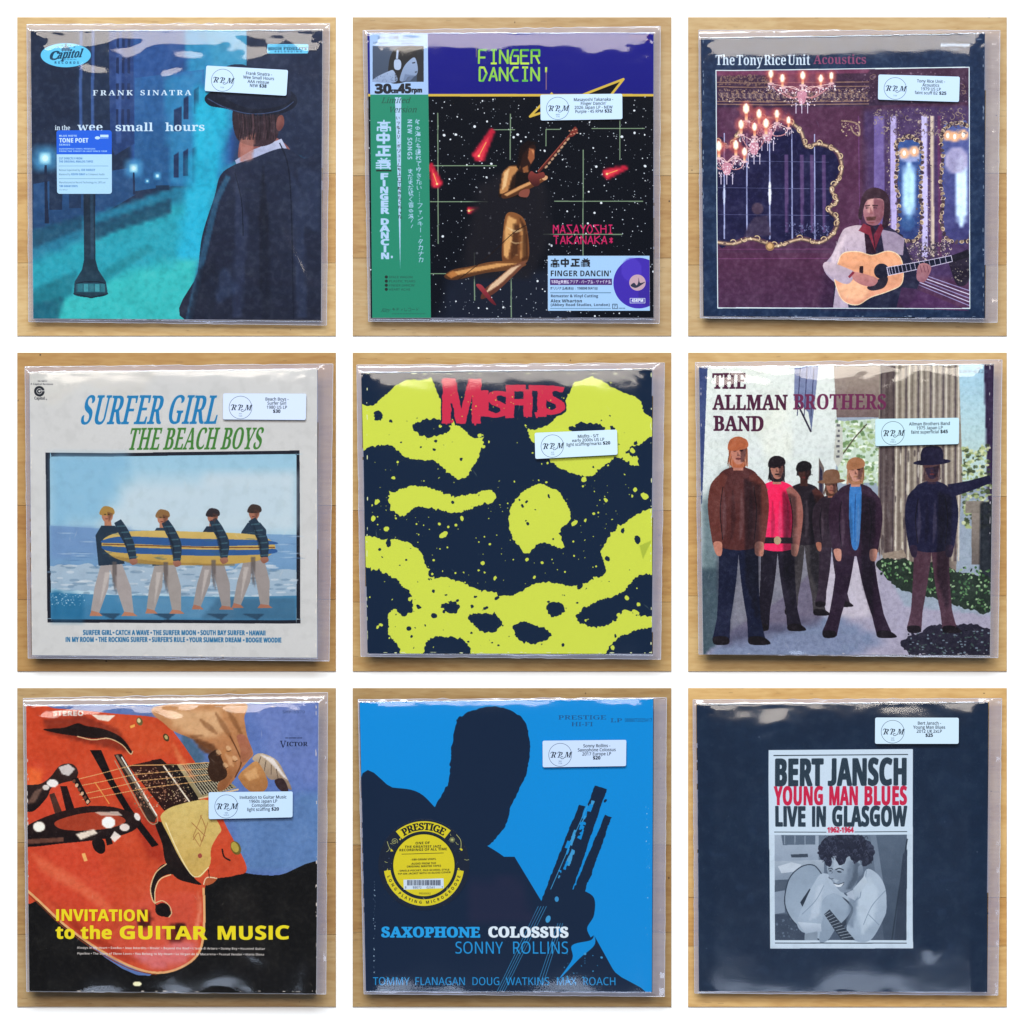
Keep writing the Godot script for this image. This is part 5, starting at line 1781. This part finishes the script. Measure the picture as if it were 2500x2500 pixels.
func grey_photo() -> void:
	# grey photograph: a young player bent over a guitar beside a window
	P("541,877 1314,875 1311,1491 542,1492", "6c7c90", "4a586c")
	P("541,877 800,877 800,1030 541,1060", "a9b8ca", "98a8bc")
	P("580,877 780,877 780,930 590,935", "5c6c80")
	for x in [600, 660, 720]:
		L("%d,880 %d,930" % [x, x], 4, "a4b4c6")
	P("541,1030 830,1020 830,1130 541,1140", "aebccc", "8696aa")
	P("635,990 735,985 738,1005 640,1008", "3c4858")
	P("560,1060 640,1035 700,1050 660,1090 580,1100", "ccd8e6")
	P("541,1140 760,1130 620,1250 541,1260", "4c5a6c")
	P("541,1210 600,1200 600,1330 541,1340", "8c9cb0")
	P("541,1340 720,1340 740,1492 542,1492", "39465a")
	specks(40, 545, 1360, 700, 1490, 2, 8, "5c6c82")
	P("1110,876 1314,875 1311,1491 1180,1491", "5a6a7e", "3c4a5e")
	P("1100,876 1134,876 1200,1300 1160,1300", "77879b")
	L("1315,900 1225,1490", 8, "2c3848")
	P("1290,990 1316,960 1311,1491 1240,1491", "313d50")
	var top := sm("610,1180 640,1110 700,1060 760,1050 800,1080 860,1180 900,1300 880,1420 820,1490 720,1440 640,1370 600,1280")
	P(top, "94a6ba", "a8bace")
	L(top, 6, "2c3848", true)
	P("690,1270 745,1190 760,1200 705,1300", "27313f")
	P(sm("840,1240 900,1220 960,1250 990,1300 960,1360 900,1420 850,1492 800,1492 830,1330"), "a4b6ca", "8a9cb0")
	L(sm("950,1235 1000,1300 970,1370 900,1430", false), 26, "313c4c")
	# shirt and arms
	P(sm("820,1100 900,1130 960,1230 1040,1180 1080,1075 1150,1110 1190,1190 1195,1300 1180,1360 1100,1491 1000,1491 960,1420 1000,1300 900,1220 820,1260 810,1400 720,1450 670,1390 720,1260 770,1160"), "b8c8da", "a2b4c8")
	S("1040,1190 1100,1120 1150,1200 1120,1380 1050,1460 1020,1300", "c8d8e8", 0.8, 30)
	S("980,1240 1030,1220 1000,1420 960,1400", "75879c", 0.7, 22)
	S("790,1180 830,1160 800,1350 740,1380", "c8d6e6", 0.7, 20)
	for l in ["1080,1080 1060,1180 1000,1260", "1190,1200 1110,1290 1060,1400", "830,1170 780,1260 700,1340", "1150,1400 1090,1340", "900,1140 940,1210"]:
		L(sm(l, false), 4, "8496aa")
	P("675,1385 810,1395 815,1440 720,1455", "cad8e8", "a8b8cc")
	P("715,1455 790,1440 790,1492 715,1492", "8a9aac")
	P("830,1340 862,1311 1010,1491 930,1491", "2c3644")
	for k in 10:
		L("%f,%f %f,%f" % [832 + k * 11, 1345 + k * 15, 866 + k * 14, 1325 + k * 16], 3, "aab8c8")
	L("1000,1270 1040,1240 1050,1190", 5, "8092a6")
	# face under curls
	P(sm("845,1040 840,1000 900,960 1010,990 1050,1060 1030,1130 1000,1190 940,1212 895,1170 870,1130 850,1090"), "a8b8ca", "8494a8")
	S("980,1020 1040,1040 1020,1140 960,1200 960,1120", "6a7a8e", 0.7, 26)
	L(sm("880,1090 868,1120 878,1140", false), 4, "5c6a7c")
	L(sm("895,1165 930,1172 945,1160", false), 5, "3c4656")
	S("1010,1020 1050,1050 1030,1140 990,1195 960,1190 1000,1120", "4c5a6c", 0.75, 16)
	S("890,1020 940,1030 930,1080 880,1075", "c0d0e0", 0.8, 12)
	S("880,1130 920,1140 900,1160", "c0d0e0", 0.7, 10)
	P(sm("866,1095 858,1118 868,1130 886,1128 884,1112"), "94a4b8")
	L(sm("858,1122 868,1132 886,1130", false), 4, "44505f")
	L(sm("898,1078 922,1070 945,1080", false), 6, "2c3440")
	L(sm("856,1074 872,1070 882,1076", false), 5, "2c3440")
	P(sm("888,1158 915,1166 944,1156 930,1176 905,1178"), "dfe9f4")
	L(sm("886,1156 915,1164 948,1152", false), 4, "2c3440")
	P(sm("1032,1060 1052,1050 1060,1085 1044,1115 1030,1105"), "8494a8", "6a7a8e")
	P("1000,1190 1070,1110 1085,1150 1010,1260", "ccdae8", "a8b8ca")
	P("960,1215 1000,1195 1010,1258 975,1240", "b8c6d8")
	P(oval(920, 1090, 14, 5, 10), "333d4a")
	P(oval(868, 1085, 8, 4, 0), "333d4a")
	P(rough(sm("800,960 830,890 900,876 1040,876 1110,940 1120,1010 1080,1060 1050,1020 1010,1040 980,1000 930,1050 890,1010 860,1060 825,1010"), 8, 8), "24283a")
	for k in 46:
		var a := lerpf(-3.6, 0.6, k / 45.0)
		P(oval(960 + 148 * cos(a), 972 + 92 * sin(a), rng.randf_range(8, 22), rng.randf_range(8, 20), 0, 12), "24283a" if k % 3 else "343a4e")
	for k in 70:
		var p := Vector2(rng.randf_range(815, 1105), rng.randf_range(885, 1040))
		L(sm("%f,%f %f,%f %f,%f" % [p.x, p.y, p.x + 12, p.y - 10, p.x + 20, p.y + 8], false, 3), 2.5, "4a5068" if k % 3 else "151824")


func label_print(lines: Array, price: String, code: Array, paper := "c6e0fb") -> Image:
	# the shop's white price label, bluish daylight cast mixed into the paper colour: ring with R P M, short codes, centred lines
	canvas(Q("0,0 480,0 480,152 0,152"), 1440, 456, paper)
	for k in 2:
		P(oval(101, 82, 67 - k * 2.2, 67 - k * 2.2, 0, 60), "1d2f40" if k == 0 else paper)
	for g in [["R", 44, 74, 98], ["P", 84, 108, 98], ["M", 122, 162, 98]]:
		T(g[0], g[1], g[2], g[3], 32, "slab", "152534", {"skew": 0.35})
	L(sm("46,74 52,66 62,66", false), 3, "152534")
	L(sm("86,74 92,66 100,66", false), 3, "152534")
	L(sm("126,97 118,104 108,104 104,97 110,92 117,95", false), 3, "152534")
	for i in code.size():
		T(code[i], 101, -1, 129 + i * 12 - (code.size() - 1) * 6, 8, "sans", "3a5266", {"mid": true})
	var y := 41.0
	for i in lines.size():
		if i == lines.size() - 1 and price:
			# the price stands in bold behind the last line
			var k: float = 18.0 / cap_of["sans"]
			var a := 0.0
			for ch in str(lines[i]) + " ":
				a += outline("sans", ch).step * k * 0.93
			var b := 0.0
			for ch in price:
				b += outline("bold", ch).step * 19.0 / cap_of["bold"]
			if lines[i] == "":
				a = 0.0
			var x0: float = 311.0 - (a + b) / 2.0
			if lines[i] != "":
				T(lines[i], x0, x0 + a - 7.0, y, 18, "sans", "14222e", {"weight": 0.35})
			T(price, x0 + a, x0 + a + b, y, 19, "bold", "0c1824", {"weight": 0.5})
		else:
			T(lines[i], 311, -1, y, 18, "sans", "14222e", {"mid": true, "wide": 0.95, "weight": 0.35})
		y += 23.6
	return done(720, 228)


# ---------------------------------------------------------------- the setting: white table, nine maple panels of three staves

const UNDER := ["blue night street record", "starry record with green strip", "ballroom record", "cream beach record", "yellow and navy record", "portrait group record", "red guitar record", "blue and navy record", "navy record with white poster"]


func build_setting() -> void:
	var st := SurfaceTool.new()
	st.begin(Mesh.PRIMITIVE_TRIANGLES)
	var half := 3.0
	face(st, Vector3(-half, 0, -half), Vector3(half, 0, -half), Vector3(half, 0, half), Vector3(-half, 0, half))
	st.generate_normals()
	var m := st.commit()
	m.surface_set_material(0, plain(Color(0.965, 0.965, 0.96), 0.85))
	var top := inst("white_tabletop", m, self)
	top.set_meta("kind", "structure")
	top.set_meta("label", "plain white tabletop showing between the nine wooden panels")

	var woods := []
	for k in 6:
		woods.append(maple(k))
	# tints put each panel's own exposure into the wood colour, some paler, some more golden
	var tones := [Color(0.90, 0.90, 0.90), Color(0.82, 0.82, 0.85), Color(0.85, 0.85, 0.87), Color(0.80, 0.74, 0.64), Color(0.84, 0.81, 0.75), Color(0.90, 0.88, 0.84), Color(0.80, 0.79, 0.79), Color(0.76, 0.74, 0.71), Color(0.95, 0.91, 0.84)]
	var where := ["top left corner", "middle of the top row", "top right corner", "left end of the middle row", "centre of the picture", "right end of the middle row", "bottom left corner", "middle of the bottom row", "bottom right corner"]
	var under := UNDER
	for cell in 9:
		var x0: float = [42.0, 861.0, 1680.0][cell % 3]
		var y0: float = [42.0, 861.0, 1680.0][cell / 3]
		var panel := Node3D.new()
		panel.name = numbered("wooden_panel")
		panel.position = place(x0 + 389, y0 + 389, 0.0)
		panel.set_meta("label", "square pale maple panel under the %s, %s" % [under[cell], where[cell]])
		panel.set_meta("category", "wooden panel")
		panel.set_meta("group", "square maple panels under the records")
		add_child(panel)
		var cut := [0.0, 381.0 + [0, 6, 0, -8, 4, -30, -4, 2, 130][cell], 600.0 + [0, -12, 5, 3, 9, -6, 2, -4, 30][cell], 778.0]
		for k in 3:
			var h := 0.0016
			var a := place(x0, y0 + cut[k] + (0.35 if k else 0.0), h) - panel.position
			var b := place(x0 + 778.0, y0 + cut[k + 1] - (0.35 if k < 2 else 0.0), h) - panel.position
			var u0 := rng.randf_range(0.0, 0.25)
			var u1 := u0 + 0.75
			var v0: float = [0.0, 0.35, 0.62][k] + rng.randf_range(0.0, 0.02)
			var v1: float = v0 + (cut[k + 1] - cut[k]) / 778.0 * 0.72
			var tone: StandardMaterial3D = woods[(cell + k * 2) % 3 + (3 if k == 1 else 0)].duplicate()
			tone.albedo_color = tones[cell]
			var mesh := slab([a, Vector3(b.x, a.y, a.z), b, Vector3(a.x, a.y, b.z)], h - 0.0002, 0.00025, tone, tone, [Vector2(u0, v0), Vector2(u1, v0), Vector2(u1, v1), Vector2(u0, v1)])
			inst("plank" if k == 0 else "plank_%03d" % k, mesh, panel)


func maple(k: int) -> StandardMaterial3D:
	# pale maple: long fine grain, soft figure, ray flecks and a few dark specks
	var n := 640
	var broad := FastNoiseLite.new()
	broad.seed = 20 + k
	broad.frequency = 0.010
	broad.fractal_octaves = 3
	var fine := FastNoiseLite.new()
	fine.seed = 60 + k
	fine.frequency = 0.05
	fine.fractal_octaves = 3
	var im := Image.create(n, n, false, Image.FORMAT_RGB8)
	var light := Color("d9b983") if k < 3 else Color("d2aa6c")
	var dark := Color("b98f55") if k < 3 else Color("aa7a42")
	for y in n:
		for x in n:
			var w := broad.get_noise_2d(x * 0.35, y * 1.6)
			var g := fine.get_noise_2d(x * 0.5, y * 3.2)
			var ring := sin((y + w * 130.0 + x * 0.05) * 0.11)
			var t := 0.30 + 0.44 * w + 0.36 * g + 0.10 * ring * ring * ring
			im.set_pixel(x, y, light.lerp(dark, clampf(t, 0.0, 1.0)))
	for i in 500:
		var x := rng.randi_range(0, n - 12)
		var y := rng.randi_range(0, n - 2)
		var c := im.get_pixel(x, y).darkened(rng.randf_range(0.06, 0.16))
		im.fill_rect(Rect2i(x, y, rng.randi_range(3, 11), 1), c)
	for i in 34:
		var x := rng.randi_range(0, n - 4)
		var y := rng.randi_range(0, n - 4)
		im.fill_rect(Rect2i(x, y, rng.randi_range(1, 2), rng.randi_range(1, 2)), Color("3a2a1c"))
	var m := printed(im, 0.5, 0.97, 0.4)
	m.texture_repeat = true
	return m


# ---------------------------------------------------------------- the records

func record(cell: int, label: String, lift: float, jacket: String, sleeve: String, art: Image, edge: Color, gloss: float, hazy: float, ripple: float, stickers: Array, tag_at: String, tag_print: Image) -> void:
	var q := pts(jacket)
	var thing := Node3D.new()
	thing.name = numbered("vinyl_record")
	var mid := Vector2.ZERO
	for p in q:
		mid += p / 4.0
	thing.position = spot(cell, mid, 0.0016)
	thing.set_meta("label", label)
	thing.set_meta("category", "vinyl record")
	thing.set_meta("group", "vinyl records in clear sleeves")
	add_child(thing)
	var top := 0.0016 + lift + 0.0036
	var at := func(p: Vector2, h: float) -> Vector3: return spot(cell, p, h) - thing.position
	# the card jacket
	var corner := []
	for p in q:
		corner.append(at.call(p, top))
	var cover := printed(art, gloss, 0.92, 0.2)
	inst("jacket", slab(corner, 0.0036, 0.0004, cover, plain(edge, 0.7)), thing)
	# strips and stickers that lie on the jacket, under the clear sleeve
	for s in stickers:
		var ring := []
		for p in pts(s.at):
			ring.append(at.call(p, top + 0.00035))
		var m := printed(s.art, 0.35, 0.9, 0.3)
		if s.get("round", false):
			var c := (pts(s.at)[0] + pts(s.at)[2]) / 2.0
			var r: float = (pts(s.at)[1].x - pts(s.at)[0].x) / 2.0
			var rim := PackedVector3Array()
			var uv := PackedVector2Array()
			for k in 72:
				var d := Vector2(cos(TAU * k / 72.0), sin(TAU * k / 72.0))
				rim.append(at.call(c + d * r, top + 0.00035))
				uv.append(Vector2(0.5, 0.5) + d * 0.499)
			inst(s.name, plate(rim, uv, 0.0003, m, plain(Color(0.8, 0.82, 0.85))), thing)
		elif s.radius > 0.0:
			inst(s.name, rounded(ring, s.radius, 0.0003, m, plain(Color(0.8, 0.82, 0.85))), thing)
		else:
			inst(s.name, slab(ring, 0.0003, 0.0001, m, plain(Color(0.8, 0.82, 0.85))), thing)
	# the clear sleeve and its welded edges
	var film := clear_sleeve(cell, q, pts(sleeve), top, hazy, ripple, thing.position)
	var bag := inst("plastic_sleeve", film, thing)
	var weld := StandardMaterial3D.new()
	weld.albedo_color = Color(0.86, 0.86, 0.9, 0.55)
	weld.transparency = BaseMaterial3D.TRANSPARENCY_ALPHA
	weld.roughness = 0.2
	weld.metallic_specular = 1.0
	var o := pts(sleeve)
	var wob := FastNoiseLite.new()
	wob.seed = 300 + cell
	wob.frequency = 0.012
	for k in 4:
		var line := PackedVector3Array()
		for i in 41:
			var p := o[k].lerp(o[(k + 1) % 4], i / 40.0)
			p += Vector2(wob.get_noise_2d(p.x, p.y), wob.get_noise_2d(p.y + 500.0, p.x)) * (10.0 if k == 0 else 5.0) * sin(PI * i / 40.0)
			line.append(at.call(p, top - 0.0016))
		inst("seam" if k == 0 else "seam_%03d" % k, tube(line, 0.00038, weld), bag)
	# the shop label, stuck on the sleeve
	var tag := []
	var tag_up := 0.0
	var tq := pts(tag_at)
	for i in 7:
		for k in 4:
			tag_up = maxf(tag_up, film_height(cell, q, tq[0].lerp(tq[1], i / 6.0).lerp(tq[3].lerp(tq[2], i / 6.0), k / 3.0), ripple))
	tag_up += 0.0002
	for p in pts(tag_at):
		tag.append(at.call(p, top + tag_up))
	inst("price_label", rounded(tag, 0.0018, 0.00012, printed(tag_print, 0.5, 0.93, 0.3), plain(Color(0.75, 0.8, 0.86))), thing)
	# what the record rests on
	if lift > 0.004:
		var inner := []
		var outer := []
		for p in q:
			inner.append(spot(cell, mid.lerp(p, 0.955), 0.0016 + lift - 0.0002))
		var box := Node3D.new()
		box.name = numbered("card_riser")
		box.position = spot(cell, mid, 0.0016)
		box.set_meta("label", "flat brown card riser hidden under the %s" % UNDER[cell])
		box.set_meta("category", "card riser")
		box.set_meta("group", "card risers under the records")
		add_child(box)
		for p in inner:
			outer.append(p - box.position)
		inst("card_stack", slab(outer, lift - 0.0003, 0.0004, plain(Color(0.36, 0.26, 0.17), 0.9), plain(Color(0.30, 0.21, 0.14), 0.9)), box)


var noise := {}


func ripples(seed_: int, freq: float) -> FastNoiseLite:
	if not noise.has(seed_):
		var f := FastNoiseLite.new()
		f.seed = seed_
		f.frequency = freq
		f.fractal_octaves = 2
		noise[seed_] = f
	return noise[seed_]


const CREASES := {
	0: [[1340, 980, 1640, 1740, 1.1, 5.0], [1480, 1120, 1790, 1760, 1.3, 6.0], [1250, 1500, 1500, 1640, 0.8, 9.0], [330, 330, 600, 400, 0.9, 9.0], [820, 430, 1010, 340, 0.9, 8.0]],
	5: [[560, 1500, 900, 1380, 0.9, 10.0], [1300, 1420, 1420, 1640, 0.9, 7.0]],
	6: [[1250, 1480, 1500, 1620, 0.8, 10.0]],
	8: [[420, 300, 620, 180, 1.0, 9.0], [1380, 1480, 1480, 1600, 0.7, 9.0]],
}


func film_height(cell: int, q: PackedVector2Array, p: Vector2, ripple: float) -> float:
	# height of the clear film over the jacket, in metres; distances from the jacket's edges in millimetres, inside positive
	var slow := ripples(100 + cell, 0.0014)
	var crisp := ripples(200 + cell, 0.0040)
	var fine := ripples(400 + cell, 0.011)
	var mm := CROP * PX * 1000.0
	var fx := clampf((p.x - q[0].x) / (q[1].x - q[0].x), 0.0, 1.0)
	var fy := clampf((p.y - q[0].y) / (q[3].y - q[0].y), 0.0, 1.0)
	var dt := (p.y - lerpf(q[0].y, q[1].y, fx)) * mm
	var db := (lerpf(q[3].y, q[2].y, fx) - p.y) * mm
	var dl := (p.x - lerpf(q[0].x, q[3].x, fy)) * mm
	var dr := (lerpf(q[1].x, q[2].x, fy) - p.x) * mm
	# the film billows off the jacket behind its open upper edge and lies down towards the lower edge
	var rise: float = [2.0, 1.6, 2.3, 2.2, 3.0, 2.9, 3.0, 2.2, 3.6][cell]
	var reach: float = [34.0, 24.0, 28.0, 30.0, 36.0, 34.0, 26.0, 24.0, 40.0][cell] + [16.0, 9.0, 6.0, 12.0, 14.0, 16.0, 10.0, 5.0, 18.0][cell] * slow.get_noise_2d(p.x * 1.3, 40.0)
	var a := clampf(1.0 - dt / reach, 0.0, 1.0)
	var h := 0.5 + rise * (1.0 - a * a) - rise * 0.45 * clampf((dt - reach) / 230.0, 0.0, 1.0)
	var foot := 44.0 + 24.0 * slow.get_noise_2d(p.x * 1.6 + 900.0, 10.0)
	var b := clampf(1.0 - db / foot, 0.0, 1.0)
	h -= rise * 0.50 * b * b * clampf(0.85 + 0.9 * slow.get_noise_2d(p.x * 1.2 + 300.0, p.y * 0.3), 0.2, 1.4)
	var side := minf(dl, dr)
	h = lerpf(0.5, h, smoothstep(0.0, 22.0, side))
	var near := exp(-maxf(dt, 0.0) / 30.0)
	h += slow.get_noise_2d(p.x, p.y) * 0.5 * ripple
	h += crisp.get_noise_2d(p.x * 0.8, p.y * 1.3) * (0.07 + [0.7, 0.45, 0.2, 0.35, 0.35, 0.7, 0.75, 0.3, 0.45][cell] * near) * ripple * smoothstep(0.0, 6.0, minf(minf(dt, db), side))
	for c in CREASES.get(cell, []):
		var c0 := Vector2(c[0], c[1])
		var c1 := Vector2(c[2], c[3])
		var t := clampf((p - c0).dot(c1 - c0) / (c1 - c0).length_squared(), 0.0, 1.0)
		var off: float = (p - c0.lerp(c1, t)).length() * mm / c[5]
		h += c[4] * exp(-off * off) * sin(PI * clampf(t, 0.02, 0.98))
	if cell == 7:
		# shrink wrap puckers in fine ribs along the upper edge
		h += 0.10 * sin(p.x * 0.11 + 3.0 * crisp.get_noise_2d(p.x * 4.0, 7.0)) * near * smoothstep(0.0, 3.0, dt)
	h = maxf(h, 0.45)
	var pinch := exp(-((p - q[0]).length() * mm) / 11.0) + exp(-((p - q[1]).length() * mm) / 13.0)
	h += fine.get_noise_2d(p.x * 1.3, p.y * 1.3) * 0.8 * pinch
	var out := -minf(minf(dt, db), side)
	if out > 0.0:
		var drop := -3.0 if dt < 0.0 and -dt >= out else -1.8
		h = lerpf(h, drop, smoothstep(-1.5, 7.0, out) if dt < 0.0 else smoothstep(0.0, 8.0, out))
		h += (0.0 if dt < 0.0 else crisp.get_noise_2d(p.x * 0.5 + 70.0, p.y * 1.1) * 0.9 * smoothstep(0.0, 5.0, out))
		h += (crisp.get_noise_2d(p.x * 1.6, p.y * 2.2) * 0.35 + fine.get_noise_2d(p.x, p.y) * (0.30 if dt < 0.0 else 0.05)) * smoothstep(1.0, 4.0, out)
	return h * 0.001


func clear_sleeve(cell: int, q: PackedVector2Array, o: PackedVector2Array, top: float, hazy: float, ripple: float, base: Vector3) -> ArrayMesh:
	var n := 128
	var wob := FastNoiseLite.new()
	wob.seed = 300 + cell
	wob.frequency = 0.012
	var height := func(p: Vector2) -> float: return film_height(cell, q, p, ripple)
	var flat := []
	var spots := PackedVector3Array()
	for j in n + 1:
		for i in n + 1:
			# finer cells near the four edges
			var u := 0.5 - 0.5 * cos(PI * i / n) if true else 0.0
			var v := 0.5 - 0.5 * cos(PI * j / n)
			u = lerpf(float(i) / n, u, 0.6)
			v = lerpf(float(j) / n, v, 0.6)
			var p := o[0].lerp(o[1], u).lerp(o[3].lerp(o[2], u), v)
			var rim := minf(minf(u, 1.0 - u), minf(v, 1.0 - v))
			p += Vector2(wob.get_noise_2d(p.x, p.y), wob.get_noise_2d(p.y + 500.0, p.x)) * (10.0 if v < 0.02 else 5.0) * smoothstep(0.03, 0.0, rim) * sin(PI * (u if minf(v, 1.0 - v) < minf(u, 1.0 - u) else v))
			flat.append(p)
			spots.append(spot(cell, p, top + height.call(p)) - base)
	var normals := PackedVector3Array()
	normals.resize(spots.size())
	var index := [PackedInt32Array(), PackedInt32Array()]
	for j in n:
		for i in n:
			var a := j * (n + 1) + i
			var ids := [a, a + 1, a + n + 2, a + n + 1]
			var c: Vector2 = (flat[a] + flat[a + n + 2]) / 2.0
			var over := Geometry2D.is_point_in_polygon(c, q)
			for k in [0, 1, 2, 0, 2, 3]:
				index[0 if over else 1].append(ids[k])
			var nn := (spots[a + n + 1] - spots[a]).cross(spots[a + 1] - spots[a]).normalized()
			for k in ids:
				normals[k] += nn
	for i in normals.size():
		normals[i] = normals[i].normalized()
	var m := ArrayMesh.new()
	for s in 2:
		var arrays := []
		arrays.resize(Mesh.ARRAY_MAX)
		arrays[Mesh.ARRAY_VERTEX] = spots
		arrays[Mesh.ARRAY_NORMAL] = normals
		arrays[Mesh.ARRAY_INDEX] = index[s]
		m.add_surface_from_arrays(Mesh.PRIMITIVE_TRIANGLES, arrays)
		var film := StandardMaterial3D.new()
		film.albedo_color = Color(0.82, 0.84, 0.9, 0.002) if s == 0 else Color(0.70, 0.72, 0.82, hazy)
		film.transparency = BaseMaterial3D.TRANSPARENCY_ALPHA
		film.roughness = [0.07, 0.08, 0.10, 0.13, 0.12, 0.08, 0.08, 0.10, 0.14][cell]
		film.metallic_specular = 1.0
		m.surface_set_material(s, film)
	return m


func build_records() -> void:
	record(0, "record with blue night street cover, lamp post, and blue and white sticker", 0.007,
		"105,105 1808,100 1800,1795 120,1785", "85,70 1848,66 1830,1822 96,1802", cover_night_street(), Color(0.7, 0.7, 0.72), 0.3, 0.32, 1.25,
		[{"name": "hype_sticker", "at": "257,687 579,687 580,1057 261,1057", "art": sticker_blue(), "radius": 0.0028}],
		"1130,310 1606,336 1596,486 1120,458", label_print(["Frank Sinatra -", "Wee Small Hours", "AAA reissue", "NEW"], "$38", ["7/26"]))
	record(1, "record with starry black and indigo cover and green paper strip down its left side", 0.008,
		"110,120 1780,118 1780,1780 130,1782", "86,106 1818,82 1812,1812 118,1800", cover_starfield(), Color(0.55, 0.56, 0.62), 0.2, 0.32, 1.1,
		[{"name": "paper_strip", "at": "125,125 463,125 482,1780 140,1780", "art": strip_green(), "radius": 0.0}, {"name": "hype_sticker", "at": "1163,1418 1755,1418 1757,1738 1163,1738", "art": sticker_purple(), "radius": 0.0}],
		"1119,480 1596,474 1597,622 1121,630", label_print(["Masayoshi Takanaka -", "Finger Dancin'", "2026 Japan LP - NEW", "Purple - 45 RPM"], "$32", ["NEW", "7/26"]))
	record(2, "navy bordered record with purple ballroom, chandeliers and seated guitar player on cover", 0.010,
		"110,150 1765,120 1765,1782 125,1770", "98,104 1852,106 1836,1806 106,1780", cover_ballroom(), Color(0.08, 0.09, 0.13), 0.25, 0.36, 1.0,
		[], "1144,362 1618,375 1613,522 1141,508", label_print(["Tony Rice Unit -", "Acoustics", "1979 US LP", "faint scuff B2"], "$25", ["7/26"]))
	record(3, "cream record with beach photograph, striped surfboard and blue and green lettering", 0.016,
		"98,140 1778,120 1778,1805 112,1790", "74,108 1868,92 1845,1822 92,1805", cover_beach(), Color(0.16, 0.2, 0.3), 0.45, 0.34, 0.85,
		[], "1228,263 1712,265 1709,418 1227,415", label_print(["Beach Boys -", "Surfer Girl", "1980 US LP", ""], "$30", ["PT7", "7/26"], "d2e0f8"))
	record(4, "bright yellow record with navy ink blots and dripping red lettering", 0.016,
		"75,140 1772,120 1772,1782 112,1780", "50,98 1842,86 1820,1812 74,1795", cover_yellow_blots(), Color(0.2, 0.25, 0.3), 0.25, 0.42, 1.0,
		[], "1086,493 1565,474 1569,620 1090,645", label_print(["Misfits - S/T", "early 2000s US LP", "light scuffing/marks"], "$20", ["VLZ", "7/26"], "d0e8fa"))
	record(5, "record with faded colour photograph of a group standing beside a fluted column", 0.016,
		"97,108 1818,92 1795,1790 122,1785", "78,84 1864,68 1840,1803 98,1782", cover_alley(), Color(0.7, 0.7, 0.7), 0.35, 0.36, 1.25,
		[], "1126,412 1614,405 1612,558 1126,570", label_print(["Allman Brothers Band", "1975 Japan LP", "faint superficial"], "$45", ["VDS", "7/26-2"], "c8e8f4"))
	record(6, "record with close view of a red electric guitar and yellow lettering", 0.016,
		"78,125 1785,105 1772,1805 97,1790", "64,84 1836,50 1826,1806 84,1790", cover_guitar(), Color(0.72, 0.72, 0.74), 0.25, 0.34, 1.3,
		[], "1143,630 1633,625 1632,776 1144,787", label_print(["Invitation to Guitar Music", "1960s Japan LP", "Compilation", "light scuffing"], "$20", ["VDS", "5/26-2"]))
	record(7, "sky blue record with navy shapes and a round yellow and black sticker", 0.012,
		"65,105 1778,85 1770,1795 102,1790", "58,90 1854,80 1842,1820 92,1805", cover_blue_shapes(), Color(0.1, 0.3, 0.5), 0.2, 0.40, 1.0,
		[{"name": "hype_sticker", "at": "176,786 706,786 706,1318 176,1318", "art": sticker_round(), "radius": 0.0, "round": true}],
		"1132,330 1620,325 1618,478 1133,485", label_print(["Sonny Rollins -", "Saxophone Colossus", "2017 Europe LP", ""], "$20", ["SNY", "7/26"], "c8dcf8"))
	record(8, "plain navy record with white poster panel and grey guitar player photograph", 0.007,
		"85,118 1785,105 1778,1795 98,1790", "64,92 1862,84 1840,1812 74,1800", cover_poster(), Color(0.1, 0.12, 0.18), 0.22, 0.40, 1.1,
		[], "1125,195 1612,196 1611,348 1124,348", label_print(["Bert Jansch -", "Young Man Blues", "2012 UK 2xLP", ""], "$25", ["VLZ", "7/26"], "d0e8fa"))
